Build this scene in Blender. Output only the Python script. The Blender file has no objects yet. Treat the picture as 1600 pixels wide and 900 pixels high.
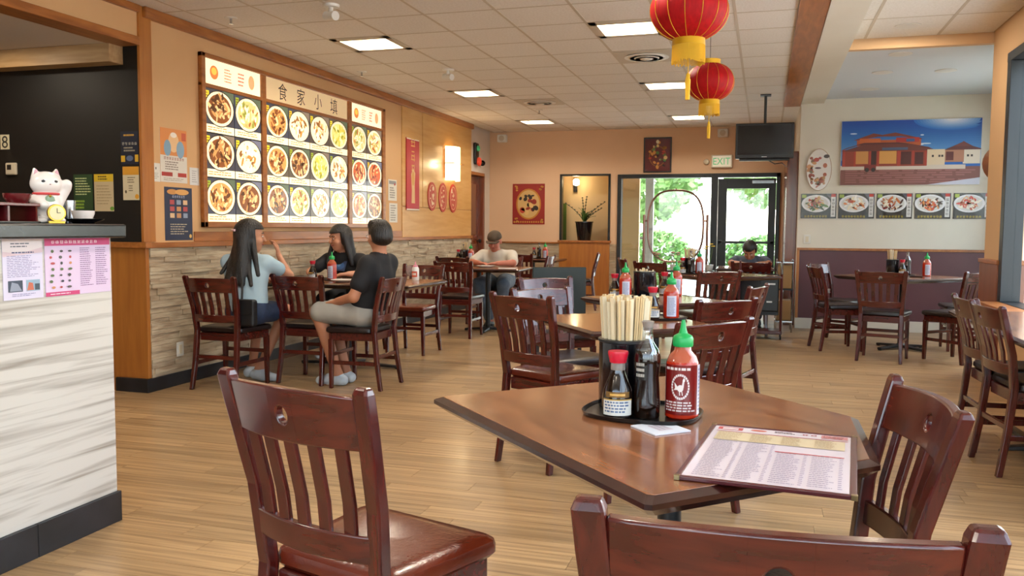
import bpy, bmesh, math, random
import numpy as np
from mathutils import Vector, Matrix
random.seed(7)
SC = bpy.context.scene
COL = SC.collection
# ------------------------------------------------------------------ camera
cam_d = bpy.data.cameras.new('camera'); cam = bpy.data.objects.new('camera', cam_d); COL.objects.link(cam)
cam_d.sensor_width = 36.0; cam_d.lens = 1320.0 / 1600 * 36; cam_d.clip_start = 0.05; cam_d.clip_end = 300
_dy = Vector((395, 92, -1320)).normalized(); _dx = Vector((-4440, 125, -1320))
_X = -(_dx - _dy * _dx.dot(_dy)).normalized(); _Z = _X.cross(_dy)
cam.matrix_world = Matrix(((_X.x, _X.y, _X.z, 0), (_dy.x, _dy.y, _dy.z, 0), (_Z.x, _Z.y, _Z.z, 1.22), (0, 0, 0, 1)))
SC.camera = cam
# ------------------------------------------------------------------ world, sun, exposure
W = bpy.data.worlds.new('world'); SC.world = W; W.use_nodes = True
_n = W.node_tree.nodes; _n.clear()
_o = _n.new('ShaderNodeOutputWorld'); _b = _n.new('ShaderNodeBackground'); _s = _n.new('ShaderNodeTexSky')
_s.sky_type = 'NISHITA'; _s.sun_disc = False; _s.sun_elevation = math.radians(52); _s.sun_rotation = math.radians(25); _s.air_density = 1.0; _s.dust_density = 2.5
_hs = _n.new('ShaderNodeHueSaturation'); _hs.inputs['Saturation'].default_value = 0.55
W.node_tree.links.new(_s.outputs[0], _hs.inputs['Color']); W.node_tree.links.new(_hs.outputs[0], _b.inputs[0]); W.node_tree.links.new(_b.outputs[0], _o.inputs[0])
_b.inputs[1].default_value = 2.4
sun_d = bpy.data.lights.new('sun', 'SUN'); sun = bpy.data.objects.new('sun', sun_d); COL.objects.link(sun)
sun_d.energy = 14.0; sun_d.angle = 0.02; sun_d.color = (1, .95, .86)
sun.rotation_euler = Vector((0.6, -0.42, -1.0)).to_track_quat('-Z', 'Y').to_euler()
VS = SC.view_settings; VS.view_transform = 'Standard'; VS.look = 'None'; VS.gamma = 1.0; VS.use_curve_mapping = False
VS.exposure = -0.27
SC.cycles.use_denoising = True
SC.cycles.max_bounces = 6; SC.cycles.diffuse_bounces = 4; SC.cycles.glossy_bounces = 3; SC.cycles.transmission_bounces = 4; SC.cycles.transparent_max_bounces = 12
SC.cycles.sample_clamp_indirect = 6.0; SC.cycles.caustics_reflective = False; SC.cycles.caustics_refractive = False
LAMP_W = 29.0                      # power of one recessed ceiling lamp
# ------------------------------------------------------------------ materials
def lin(c):
    if isinstance(c, str):
        c = c.lstrip('#'); c = [int(c[i:i+2], 16) / 255 for i in (0, 2, 4)]
    return tuple((x / 12.92 if x <= .04045 else ((x + .055) / 1.055) ** 2.4) for x in c[:3]) + (1.0,)
MATS = {}
def mat(name, col, rough=.5, metal=0., spec=.5, coat=0., col2=None, scale=(1, 1, 1), ns=5., detail=4., lo=.35, hi=.65,
        bump=0., bscale=None, emit=0., ecol=None, trans=0., rnd=0., tex='noise', alpha=1., sheen=0.):
    m = bpy.data.materials.new(name); m.use_nodes = True; nt = m.node_tree; N = nt.nodes; L = nt.links
    p = N['Principled BSDF']; p.inputs['Roughness'].default_value = rough; p.inputs['Metallic'].default_value = metal
    p.inputs['Specular IOR Level'].default_value = spec; p.inputs['Coat Weight'].default_value = coat; p.inputs['Coat Roughness'].default_value = .12
    p.inputs['Transmission Weight'].default_value = trans; p.inputs['Sheen Weight'].default_value = sheen
    c1 = lin(col); p.inputs['Base Color'].default_value = c1
    src = None
    if col2 is not None or bump:
        tc = N.new('ShaderNodeTexCoord'); mp = N.new('ShaderNodeMapping'); mp.inputs['Scale'].default_value = scale
        L.new(tc.outputs['Object'], mp.inputs['Vector'])
        if tex == 'noise':
            t = N.new('ShaderNodeTexNoise'); t.inputs['Scale'].default_value = ns; t.inputs['Detail'].default_value = detail; t.inputs['Distortion'].default_value = .4; to = t.outputs[0]
        else:
            t = N.new('ShaderNodeTexVoronoi'); t.inputs['Scale'].default_value = ns; to = t.outputs['Distance']
        L.new(mp.outputs[0], t.inputs['Vector'])
        if col2 is not None:
            r = N.new('ShaderNodeValToRGB'); r.color_ramp.elements[0].position = lo; r.color_ramp.elements[1].position = hi
            r.color_ramp.elements[0].color = c1; r.color_ramp.elements[1].color = lin(col2); L.new(to, r.inputs[0]); src = r.outputs[0]
        if bump:
            b = N.new('ShaderNodeBump'); b.inputs['Strength'].default_value = bump; b.inputs['Distance'].default_value = .01
            if bscale:
                t2 = N.new('ShaderNodeTexNoise'); t2.inputs['Scale'].default_value = bscale; L.new(mp.outputs[0], t2.inputs['Vector']); L.new(t2.outputs[0], b.inputs['Height'])
            else: L.new(to, b.inputs['Height'])
            L.new(b.outputs[0], p.inputs['Normal'])
    if rnd:
        oi = N.new('ShaderNodeObjectInfo'); h = N.new('ShaderNodeHueSaturation'); mr = N.new('ShaderNodeMapRange')
        mr.inputs['To Min'].default_value = 1 - rnd; mr.inputs['To Max'].default_value = 1 + rnd
        L.new(oi.outputs['Random'], mr.inputs['Value']); L.new(mr.outputs[0], h.inputs['Value'])
        if src: L.new(src, h.inputs['Color'])
        else: h.inputs['Color'].default_value = c1
        src = h.outputs[0]
    if src: L.new(src, p.inputs['Base Color'])
    if emit:
        p.inputs['Emission Strength'].default_value = emit; p.inputs['Emission Color'].default_value = lin(ecol or col)
    MATS[name] = m
    return m
def attr_mat(name, rough=.5, emit=0., coat=0., base=1.):
    m = bpy.data.materials.new(name); m.use_nodes = True; nt = m.node_tree; p = nt.nodes['Principled BSDF']
    a = nt.nodes.new('ShaderNodeVertexColor'); a.layer_name = 'Col'
    nt.links.new(a.outputs[0], p.inputs['Base Color']); p.inputs['Roughness'].default_value = rough; p.inputs['Coat Weight'].default_value = coat
    if emit:
        nt.links.new(a.outputs[0], p.inputs['Emission Color']); p.inputs['Emission Strength'].default_value = emit
    MATS[name] = m; return m
def glass_mat(name, tint=(.93, .97, .97), refl=.09):
    m = bpy.data.materials.new(name); m.use_nodes = True; nt = m.node_tree; N = nt.nodes; N.clear()
    o = N.new('ShaderNodeOutputMaterial'); mx = N.new('ShaderNodeMixShader'); t = N.new('ShaderNodeBsdfTransparent'); g = N.new('ShaderNodeBsdfGlossy')
    t.inputs[0].default_value = (*tint, 1); g.inputs['Roughness'].default_value = .02; mx.inputs[0].default_value = refl
    nt.links.new(t.outputs[0], mx.inputs[1]); nt.links.new(g.outputs[0], mx.inputs[2]); nt.links.new(mx.outputs[0], o.inputs[0])
    MATS[name] = m; return m
# chairs and tables
mat('cherry', '#3a0d0a', .26, coat=.4, col2='#511610', scale=(14, 14, 1.6), ns=3.2)
mat('cherry_x', '#3c0e0a', .25, coat=.4, col2='#561a11', scale=(1.6, 14, 14), ns=3.2)
mat('vinyl_dark', '#1d1110', .3, bump=.15, bscale=90)
mat('vinyl_brown', '#5a1f10', .24, col2='#6d2a15', ns=3., bump=.12, bscale=90, coat=.2)
mat('table_top', '#6a3b23', .2, col2='#9a6440', scale=(1.3, 6, 6), ns=3.2, coat=.4, detail=10, lo=.3, hi=.68)
mat('table_edge', '#260a07', .25, col2='#35110b', scale=(2, 10, 10), ns=3, coat=.5)
mat('black_iron', '#0d0e10', .45)
mat('black_plastic', '#0b0b0d', .28)
mat('black_gloss', '#101014', .14, coat=.3)
# shell
mat('plaster_tan', '#d3a877', .7, col2='#cfa271', ns=1.5)
mat('plaster_peach', '#dcb896', .75, col2='#d8b28f', ns=1.5)
mat('plaster_cream', '#ded8ca', .75, col2='#d9d2c3', ns=1.2)
mat('plaster_white', '#d9cdc0', .75)
mat('plaster_orange', '#d0ab82', .7)
mat('alcove_ceiling', '#cfd4da', .8)
mat('ceiling_tile', '#e6e1da', .9, col2='#ddd7ce', ns=60, detail=2, bump=.12, bscale=120, rnd=.035)
mat('ceiling_back', '#8a8073', .9)
mat('grid_metal', '#c2b5a2', .6)
mat('oak', '#a9682f', .38, col2='#8f5423', scale=(9, 1.2, 9), ns=3, coat=.15)
mat('oak_z', '#b0702f', .38, col2='#a06128', scale=(9, 9, .8), ns=2.5, coat=.15)
mat('veneer', '#d0a263', .35, col2='#c4924f', scale=(4, .8, 7), ns=2.2, coat=.2, rnd=.04)
mat('brown_panel', '#8a563a', .35, col2='#7d4b32', scale=(6, 6, .7), ns=2, coat=.2)
mat('red_brown_wood', '#6b3018', .2, col2='#834020', scale=(8, 8, .7), ns=2.5, coat=.4)
mat('stone', '#a08a70', .7, col2='#c3b296', scale=(1, 1.3, 8), ns=3.2, bump=.5, bscale=16, rnd=.1)
mat('slate', '#17181b', .4, col2='#23242a', ns=6)
mat('black_wall', '#0e0d0c', .55)
mat('laminate', '#90877c', .45, col2='#cdc9c1', scale=(1, .5, 13), ns=2.4, detail=11, lo=.28, hi=.52)
mat('soffit_wood', '#bd9b70', .5, col2='#a98558', scale=(1, 9, 9), ns=3)
mat('purple_panel', '#552e35', .42, col2='#5d343a', ns=2)
mat('floor_base', '#3c2a1a', .8)
mat('storefront', '#14171a', .35)
mat('storefront_grey', '#5b5d5c', .45)
mat('white_plastic', '#dcd9d2', .4)
mat('cream_plastic', '#d9cdb4', .45)
mat('chrome', '#b9bcc0', .18, metal=1.)
mat('brass', '#c99b3a', .25, metal=1.)
mat('gold', '#d9b44a', .3, metal=.8)
mat('lamp_glow', '#fff0d0', .5, emit=9., ecol='#ffdfae')
mat('down_glow', '#fff0d8', .5, emit=6., ecol='#ffe6c4')
mat('reflector', '#e6dcc8', .35)
mat('sconce_shade', '#fff1d6', .6, emit=4.2, ecol='#ffe2ac')
mat('lantern_red', '#b80812', .6, col2='#a0060f', ns=60, scale=(1, 1, .2), spec=.25)
mat('lantern_gold', '#d8a520', .35, metal=.5)
mat('fringe', '#e6b21c', .6)
mat('tv_screen', '#050506', .12)
attr_mat('print'); attr_mat('print_gloss', .25, coat=.3); attr_mat('print_lit', .3, emit=1.2, coat=.2); attr_mat('print_lit_soft', .4, emit=.55)
glass_mat('glass'); glass_mat('glass_picture', (1, 1, 1), .05)
def plank_mat(name, attr):
    m = mat(name, '#785a3a', .33, col2='#b5946a', scale=(.6, 22, 4), ns=2.4, detail=8, coat=.12, lo=.25, hi=.62)
    nt = m.node_tree; N = nt.nodes; L = nt.links; p = N['Principled BSDF']
    lk = p.inputs['Base Color'].links[0]; src = lk.from_socket
    if attr: a = N.new('ShaderNodeAttribute'); a.attribute_name = 'rnd'; ro = a.outputs['Fac']
    else: a = N.new('ShaderNodeObjectInfo'); ro = a.outputs['Random']
    h = N.new('ShaderNodeHueSaturation'); mr = N.new('ShaderNodeMapRange'); mr.inputs['To Min'].default_value = .86; mr.inputs['To Max'].default_value = 1.12
    L.new(ro, mr.inputs['Value']); L.new(mr.outputs[0], h.inputs['Value']); L.new(src, h.inputs['Color']); L.new(h.outputs[0], p.inputs['Base Color'])
    # shift the grain from plank to plank
    mp = [n for n in N if n.type == 'MAPPING'][0]; ml = N.new('ShaderNodeMath'); ml.operation = 'MULTIPLY'; ml.inputs[1].default_value = 40
    cx = N.new('ShaderNodeCombineXYZ'); L.new(ro, ml.inputs[0]); L.new(ml.outputs[0], cx.inputs[2]); L.new(cx.outputs[0], mp.inputs['Location'])
    return m
plank_mat('plank', False); plank_mat('plank_far', True)
# ------------------------------------------------------------------ mesh helpers
def tag(o, label=None, cat=None, group=None, kind=None):
    if label: o['label'] = label
    if cat: o['category'] = cat
    if group: o['group'] = group
    if kind: o['kind'] = kind
    return o
def thing(name, label, cat, loc=(0, 0, 0), rz=0., group=None, scale=None):
    o = bpy.data.objects.new(name, None); COL.objects.link(o); o.empty_display_size = .05
    o.location = loc; o.rotation_euler = (0, 0, rz)
    if scale: o.scale = scale
    return tag(o, label, cat, group)
class MB:
    def __init__(s): s.v = []; s.f = []
    def add(s, vs, fs):
        k = len(s.v); s.v += [tuple(p) for p in vs]; s.f += [tuple(i + k for i in f) for f in fs]; return s
    def box(s, x0, x1, y0, y1, z0, z1):
        return s.add([(x0, y0, z0), (x1, y0, z0), (x1, y1, z0), (x0, y1, z0), (x0, y0, z1), (x1, y0, z1), (x1, y1, z1), (x0, y1, z1)],
                     [(0, 3, 2, 1), (4, 5, 6, 7), (0, 1, 5, 4), (1, 2, 6, 5), (2, 3, 7, 6), (3, 0, 4, 7)])
    def obox(s, c, size, rot):
        c = Vector(c); M_ = rot.to_3x3() if hasattr(rot, 'to_3x3') else rot
        pts = [c + M_ @ Vector((sx * size[0] / 2, sy * size[1] / 2, sz * size[2] / 2)) for sz in (-1, 1) for sx, sy in ((-1, -1), (1, -1), (1, 1), (-1, 1))]
        return s.add(pts, [(0, 3, 2, 1), (4, 5, 6, 7), (0, 1, 5, 4), (1, 2, 6, 5), (2, 3, 7, 6), (3, 0, 4, 7)])
    def beam(s, a, b, w, d, up=(0, 0, 1), w2=None, d2=None):
        a = Vector(a); b = Vector(b); t = (b - a).normalized(); u = Vector(up)
        if abs(t.dot(u)) > .99: u = Vector((0, 1, 0))
        r = t.cross(u).normalized(); u = r.cross(t)
        pts = []
        for p, ww, dd in ((a, w, d), (b, w2 or w, d2 or d)):
            pts += [p + r * (sx * ww / 2) + u * (sy * dd / 2) for sx, sy in ((-1, -1), (1, -1), (1, 1), (-1, 1))]
        return s.add(pts, [(0, 3, 2, 1), (4, 5, 6, 7), (0, 1, 5, 4), (1, 2, 6, 5), (2, 3, 7, 6), (3, 0, 4, 7)])
    def tube(s, path, r, n=10, closed=False, caps=True):
        P = [Vector(p) for p in path]; m = len(P); rs = r if hasattr(r, '__len__') else [r] * m
        nrm = None; rings = []
        for i, p in enumerate(P):
            t = (P[(i + 1) % m] - P[i - 1]) if closed else (P[min(i + 1, m - 1)] - P[max(i - 1, 0)])
            t.normalize()
            if nrm is None: nrm = t.orthogonal().normalized()
            nrm = (nrm - t * nrm.dot(t)).normalized(); bi = t.cross(nrm)
            rings.append([p + (nrm * math.cos(2 * math.pi * j / n) + bi * math.sin(2 * math.pi * j / n)) * rs[i] for j in range(n)])
        k = len(s.v)
        for rg in rings: s.v += [tuple(q) for q in rg]
        for i in range(m if closed else m - 1):
            a = k + i * n; b = k + ((i + 1) % m) * n
            for j in range(n): s.f.append((a + j, a + (j + 1) % n, b + (j + 1) % n, b + j))
        if caps and not closed:
            s.f.append(tuple(k + j for j in reversed(range(n)))); s.f.append(tuple(k + (m - 1) * n + j for j in range(n)))
        return s
    def lathe(s, prof, n=24, c=(0, 0, 0), sx=1., sy=1.):
        k = len(s.v); m = len(prof)
        for (r, z) in prof:
            s.v += [(c[0] + r * sx * math.cos(2 * math.pi * j / n), c[1] + r * sy * math.sin(2 * math.pi * j / n), c[2] + z) for j in range(n)]
        for i in range(m - 1):
            for j in range(n): s.f.append((k + i * n + j, k + i * n + (j + 1) % n, k + (i + 1) * n + (j + 1) % n, k + (i + 1) * n + j))
        if prof[0][0] > 1e-5: s.f.append(tuple(k + j for j in reversed(range(n))))
        if prof[-1][0] > 1e-5: s.f.append(tuple(k + (m - 1) * n + j for j in range(n)))
        return s
    def prism(s, poly, z0, z1):
        n = len(poly); k = len(s.v)
        s.v += [(x, y, z0) for x, y in poly] + [(x, y, z1) for x, y in poly]
        s.f.append(tuple(k + i for i in reversed(range(n)))); s.f.append(tuple(k + n + i for i in range(n)))
        for i in range(n): s.f.append((k + i, k + (i + 1) % n, k + n + (i + 1) % n, k + n + i))
        return s
    def mesh(s, name, smooth=False):
        me = bpy.data.meshes.new(name); me.from_pydata(s.v, [], s.f); me.validate()
        bm = bmesh.new(); bm.from_mesh(me); bmesh.ops.recalc_face_normals(bm, faces=bm.faces); bm.to_mesh(me); bm.free()
        if smooth:
            me.polygons.foreach_set('use_smooth', [True] * len(me.polygons)); me.set_sharp_from_angle(angle=math.radians(38))
        return me
    def build(s, name, m, parent=None, smooth=False, bevel=0., loc=None, seg=2):
        o = bpy.data.objects.new(name, s.mesh(name, smooth)); COL.objects.link(o)
        o.data.materials.append(MATS[m] if isinstance(m, str) else m)
        if parent: o.parent = parent
        if loc: o.location = loc
        if bevel:
            b = o.modifiers.new('bevel', 'BEVEL'); b.width = bevel; b.segments = seg; b.limit_method = 'ANGLE'; b.angle_limit = math.radians(40); b.harden_normals = False
        return o
def bx(name, x0, x1, y0, y1, z0, z1, m, parent=None, bevel=0., kind=None):
    o = MB().box(x0, x1, y0, y1, z0, z1).build(name, m, parent, bevel=bevel)
    if kind: o['kind'] = kind
    return o
def struct(name, x0, x1, y0, y1, z0, z1, m, parent=None, bevel=0.):
    return bx(name, x0, x1, y0, y1, z0, z1, m, parent, bevel, None if parent else 'structure')
def dup(root, loc=None, rz=None, label=None, group=None, scale=None):
    r = root.copy(); COL.objects.link(r)
    if loc is not None: r.location = loc
    if rz is not None: r.rotation_euler = (0, 0, rz)
    if scale: r.scale = scale
    if label: r['label'] = label
    if group: r['group'] = group
    for ch in list(root.children):
        c = ch.copy(); COL.objects.link(c); c.parent = r
        for g in list(ch.children):
            d = g.copy(); COL.objects.link(d); d.parent = c
    return r
# ------------------------------------------------------------------ flat prints (coloured pieces on a sheet)
_TXT = {}
def text2d(t):
    if t not in _TXT:
        c = bpy.data.curves.new('t', 'FONT'); c.body = t; c.size = 1.; c.fill_mode = 'FRONT'; c.resolution_u = 3
        o = bpy.data.objects.new('t', c); COL.objects.link(o)
        dg = bpy.context.evaluated_depsgraph_get(); e = o.evaluated_get(dg); me = e.to_mesh()
        v = [(p.co.x, p.co.y) for p in me.vertices]; f = [tuple(p.vertices) for p in me.polygons]
        e.to_mesh_clear(); bpy.data.objects.remove(o); bpy.data.curves.remove(c); _TXT[t] = (v, f)
    return _TXT[t]
class Pr:
    """a printed sheet: u to the right, v up, both in metres, centred on the sheet; n layers lie a hair above each other"""
    def __init__(s, w, h, col, t=.002, shape=None):
        s.w = w; s.h = h; s.v = []; s.f = []; s.c = []; s.lay = 0; s.t = t; s.bg = lin(col); s.shape = shape
    def poly(s, pts, col, up=True):
        if up: s.lay += 1
        k = len(s.v); z = s.t + s.lay * .00012; s.v += [(x, y, z) for x, y in pts]; s.f.append(tuple(range(k, k + len(pts)))); s.c.append(lin(col)); return s
    def rect(s, x0, y0, x1, y1, col, up=True): return s.poly([(x0, y0), (x1, y0), (x1, y1), (x0, y1)], col, up)
    def ell(s, x, y, rx, ry, col, n=20, up=True, rot=0.):
        return s.poly([(x + rx * math.cos(a) * math.cos(rot) - ry * math.sin(a) * math.sin(rot), y + rx * math.cos(a) * math.sin(rot) + ry * math.sin(a) * math.cos(rot)) for a in [2 * math.pi * i / n for i in range(n)]], col, up)
    def ring(s, x, y, rx, ry, wd, col, n=24):
        s.lay += 1
        for i in range(n):
            a = 2 * math.pi * i / n; b = 2 * math.pi * (i + 1) / n
            s.poly([(x + rx * math.cos(a), y + ry * math.sin(a)), (x + rx * math.cos(b), y + ry * math.sin(b)), (x + (rx - wd) * math.cos(b), y + (ry - wd) * math.sin(b)), (x + (rx - wd) * math.cos(a), y + (ry - wd) * math.sin(a))], col, False)
        return s
    def text(s, t, x, y, size, col, center=True, sx=1.):
        v, f = text2d(t)
        if not v: return s
        s.lay += 1; xs = [p[0] for p in v]; ys = [p[1] for p in v]
        ox = (min(xs) + max(xs)) / 2 if center else min(xs); oy = (min(ys) + max(ys)) / 2 if center else min(ys)
        k = len(s.v); z = s.t + s.lay * .00012; s.v += [(x + (a - ox) * size * sx, y + (b - oy) * size, z) for a, b in v]
        for q in f: s.f.append(tuple(i + k for i in q)); s.c.append(lin(col))
        return s
    def glyphs(s, x, y, size, n, col, seed=1, vert=False):
        """n unreadable character-like clusters of strokes, as blurred in the photograph"""
        R_ = random.Random(seed); s.lay += 1; q = size
        for i in range(n):
            cx, cy = (x, y - (i - (n - 1) / 2) * q * 1.15) if vert else (x + (i - (n - 1) / 2) * q * 1.12, y)
            for k in range(3): v = cy + (k - 1) * q * .32 + R_.uniform(-.05, .05) * q; h_ = R_.uniform(.28, .46) * q; s.rect(cx - h_, v - q * .05, cx + h_, v + q * .05, col, False)
            for k in range(2): u = cx + (k - .5) * q * R_.uniform(.3, .6); a_, b_ = R_.uniform(-.45, -.1) * q, R_.uniform(.1, .45) * q; s.rect(u - q * .05, cy + a_, u + q * .05, cy + b_, col, False)
        return s
    def lines(s, x0, x1, y0, y1, n, col, th=.35, rng=None, words=True):
        """n lines of small print between y1 (top) and y0: dashes of word length"""
        rng = rng or random; s.lay += 1; dy = (y1 - y0) / n
        for i in range(n):
            y = y1 - (i + .5) * dy; x = x0; end = x1 - (x1 - x0) * rng.uniform(0, .35)
            while x < end:
                w = (x1 - x0) * rng.uniform(.06, .2) if words else end - x0
                s.rect(x, y - dy * th / 2, min(x + w, end), y + dy * th / 2, col, False); x += w + (x1 - x0) * .025
        return s
    def build(s, name, m='print', parent=None, mw=None, loc=None, rot=None):
        w, h, t = s.w / 2, s.h / 2, s.t
        v = list(s.v); f = list(s.f); c = list(s.c); k = len(v)
        if s.shape: ps = s.shape
        else: ps = [(-w, -h), (w, -h), (w, h), (-w, h)]
        n = len(ps); v += [(x, y, 0) for x, y in ps] + [(x, y, t) for x, y in ps]
        f.append(tuple(k + i for i in reversed(range(n)))); f.append(tuple(k + n + i for i in range(n)))
        for i in range(n): f.append((k + i, k + (i + 1) % n, k + n + (i + 1) % n, k + n + i))
        c += [s.bg] * (n + 2)
        me = bpy.data.meshes.new(name); me.from_pydata(v, [], f)
        a = me.color_attributes.new('Col', 'FLOAT_COLOR', 'CORNER'); data = []
        for p in me.polygons: data += list(c[p.index]) * p.loop_total
        a.data.foreach_set('color', data)
        o = bpy.data.objects.new(name, me); COL.objects.link(o); me.materials.append(MATS[m])
        if parent: o.parent = parent
        if mw is not None: o.matrix_local = mw
        return o
def on_wall(axis, pos, a, z):
    """matrix for a print: axis 'x+' faces +x at x=pos (a = y), 'y-' faces -y at y=pos (a = x), 'x-' faces -x, 'z+' lies face up"""
    if axis == 'x+': R = Matrix(((0, 0, 1), (1, 0, 0), (0, 1, 0))); p = (pos, a, z)
    elif axis == 'x-': R = Matrix(((0, 0, -1), (-1, 0, 0), (0, 1, 0))); p = (pos, a, z)
    elif axis == 'y-': R = Matrix(((1, 0, 0), (0, 0, -1), (0, 1, 0))); p = (a, pos, z)
    return Matrix.Translation(p) @ R.to_4x4()
# ------------------------------------------------------------------ smooth solids from blended primitives (bodies, figurine)
class SDF:
    def __init__(s, voxel=.01): s.p = []; s.h = voxel
    def cap(s, a, b, ra, rb=None, k=.02): s.p.append(('c', np.array(a, float), np.array(b, float), ra, rb if rb is not None else ra, k)); return s
    def ell(s, c, r, k=.02, rot=None): s.p.append(('e', np.array(c, float), np.array(r, float), np.array(rot.to_3x3() if rot is not None else np.eye(3), float), None, k)); return s
    def cut(s, fn): s.p.append(('x', fn)); return s
    def build(s, name, m, parent=None, smooth_it=0):
        h = s.h; lo = np.full(3, 1e9); hi = -lo
        for q in s.p:
            if q[0] == 'c':
                r = max(q[3], q[4]); lo = np.minimum(lo, np.minimum(q[1], q[2]) - r); hi = np.maximum(hi, np.maximum(q[1], q[2]) + r)
            elif q[0] == 'e': r = q[2].max(); lo = np.minimum(lo, q[1] - r); hi = np.maximum(hi, q[1] + r)
        lo -= 3 * h; hi += 3 * h; n = np.ceil((hi - lo) / h).astype(int) + 1
        F = np.full(n, .2, np.float32); ax = [lo[i] + h * np.arange(n[i]) for i in range(3)]
        for q in s.p:
            if q[0] == 'x':
                X, Y, Z = np.meshgrid(*ax, indexing='ij'); F = np.maximum(F, q[1](X, Y, Z).astype(np.float32)); continue
            k = q[5]
            if q[0] == 'c': r = max(q[3], q[4]); a = np.minimum(q[1], q[2]) - r; b = np.maximum(q[1], q[2]) + r
            else: r = q[2].max(); a = q[1] - r; b = q[1] + r
            i0 = np.maximum(((a - k - 3 * h - lo) / h).astype(int), 0); i1 = np.minimum(((b + k + 3 * h - lo) / h).astype(int) + 2, n)
            sl = tuple(slice(i0[i], i1[i]) for i in range(3))
            P = np.stack(np.meshgrid(*[ax[i][sl[i]] for i in range(3)], indexing='ij'), -1)
            if q[0] == 'c':
                d = q[2] - q[1]; L2 = max((d * d).sum(), 1e-9); t = np.clip(((P - q[1]) @ d) / L2, 0, 1)
                D = np.linalg.norm(P - q[1] - t[..., None] * d, axis=-1) - (q[3] + t * (q[4] - q[3]))
            else:
                Q = (P - q[1]) @ q[3]; k0 = np.linalg.norm(Q / q[2], axis=-1); k1 = np.linalg.norm(Q / (q[2] ** 2), axis=-1) + 1e-9
                D = np.where(k0 < 1e-4, -q[2].min(), k0 * (k0 - 1) / k1)
            A = F[sl]
            if k > 0:
                hh = np.clip(.5 + .5 * (A - D) / k, 0, 1); F[sl] = A * (1 - hh) + D * hh - k * hh * (1 - hh)
            else: F[sl] = np.minimum(A, D)
        # naive surface nets
        I = F < 0; c = np.zeros(np.array(F.shape) - 1, np.int8)
        for dx in (0, 1):
            for dy in (0, 1):
                for dz in (0, 1): c += I[dx:dx + c.shape[0], dy:dy + c.shape[1], dz:dz + c.shape[2]]
        act = (c > 0) & (c < 8); idx = np.full(c.shape, -1, np.int64); cells = np.argwhere(act); idx[act] = np.arange(len(cells))
        acc = np.zeros((len(cells), 3)); cnt = np.zeros(len(cells)); offs = [(x, y, z) for x in (0, 1) for y in (0, 1) for z in (0, 1)]
        for i, a in enumerate(offs):
            for b in offs[i + 1:]:
                if sum(abs(a[j] - b[j]) for j in range(3)) != 1: continue
                fa = F[tuple((cells + a).T)]; fb = F[tuple((cells + b).T)]; mk = (fa < 0) != (fb < 0)
                t = np.where(mk, fa / np.where(mk, fa - fb, 1), 0)[:, None]; pt = np.array(a) + t * (np.array(b) - np.array(a))
                acc[mk] += pt[mk]; cnt[mk] += 1
        V = lo + h * (cells + acc / np.maximum(cnt, 1)[:, None]); faces = []
        for d in range(3):
            e = [0, 0, 0]; e[d] = 1; u = [0, 0, 0]; u[(d + 1) % 3] = 1; w = [0, 0, 0]; w[(d + 2) % 3] = 1
            A = I[:I.shape[0] - e[0], :I.shape[1] - e[1], :I.shape[2] - e[2]]; B = I[e[0]:, e[1]:, e[2]:]
            for flip, mk in ((False, A & ~B), (True, ~A & B)):
                g = np.argwhere(mk); g = g[(g[:, (d + 1) % 3] > 0) & (g[:, (d + 2) % 3] > 0)]
                if not len(g): continue
                q = [idx[tuple((g - np.array(a)).T)] for a in ([0, 0, 0], u, np.array(u) + np.array(w), w)]
                q = np.stack(q if not flip else q[::-1], 1); faces.append(q[(q >= 0).all(1)])
        Fc = np.concatenate(faces)
        me = bpy.data.meshes.new(name); me.vertices.add(len(V)); me.vertices.foreach_set('co', V.ravel())
        me.loops.add(Fc.size); me.loops.foreach_set('vertex_index', Fc.ravel()); me.polygons.add(len(Fc))
        me.polygons.foreach_set('loop_start', np.arange(0, Fc.size, 4)); me.polygons.foreach_set('loop_total', np.full(len(Fc), 4))
        me.update(calc_edges=True); me.validate(); me.polygons.foreach_set('use_smooth', [True] * len(me.polygons))
        o = bpy.data.objects.new(name, me); COL.objects.link(o); me.materials.append(MATS[m])
        if parent: o.parent = parent
        return o
# ================================================================== the setting
XL, YB, ZC = -4.286, 13.3, 2.765
rng = random.Random(3)
# ---- floor: boards laid across the room
floor = struct('floor', -7.0, 2.7, -2.6, 13.4, -.10, -.010, 'floor_base')
PW, PL = .125, .95
def proj(p):
    q = cam.matrix_world.inverted() @ Vector(p)
    return None if q.z > -.1 else (800 - 1320 * q.x / q.z, 450 + 1320 * q.y / q.z, -q.z)
cells = []
for r in range(int(-0.6 / PW), int(13.3 / PW)):
    y = (r + .5) * PW; off = rng.uniform(0, PL); x = -4.9 + off - PL
    while x < 2.6:
        x0, x1 = max(x, -4.9), min(x + PL, 2.6)
        if x1 - x0 > .05 and not (y < 2.8 and x1 < -2.6):
            cells.append((x0, x1, y))
        x += PL
def area(c):
    p = proj(((c[0] + c[1]) / 2, c[2], 0))
    if not p or not (-250 < p[0] < 1850 and -50 < p[1] < 1080): return 0
    return 1 / p[2]
cells.sort(key=area, reverse=True)
full = MB().box(-PL / 2 + .0007, PL / 2 - .0009, -PW / 2 + .0011, PW / 2 - .0011, -.012, 0).mesh('plank'); full.materials.append(MATS['plank'])
for x0, x1, y in cells[:300]:
    L_ = x1 - x0
    o = bpy.data.objects.new('plank', full); COL.objects.link(o); o.parent = floor; o.location = ((x0 + x1) / 2, y, rng.uniform(-.0006, 0)); o.scale = (L_ / PL, 1, 1)
far = MB(); rv = []
for x0, x1, y in cells[300:]:
    far.box(x0 + .0007, x1 - .0007, y - PW / 2 + .0008, y + PW / 2 - .0008, -.012, rng.uniform(-.0006, 0)); rv += [rng.random()] * 8
fo = far.build('plank_field', 'plank_far', floor); fo['kind'] = 'stuff'
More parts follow.
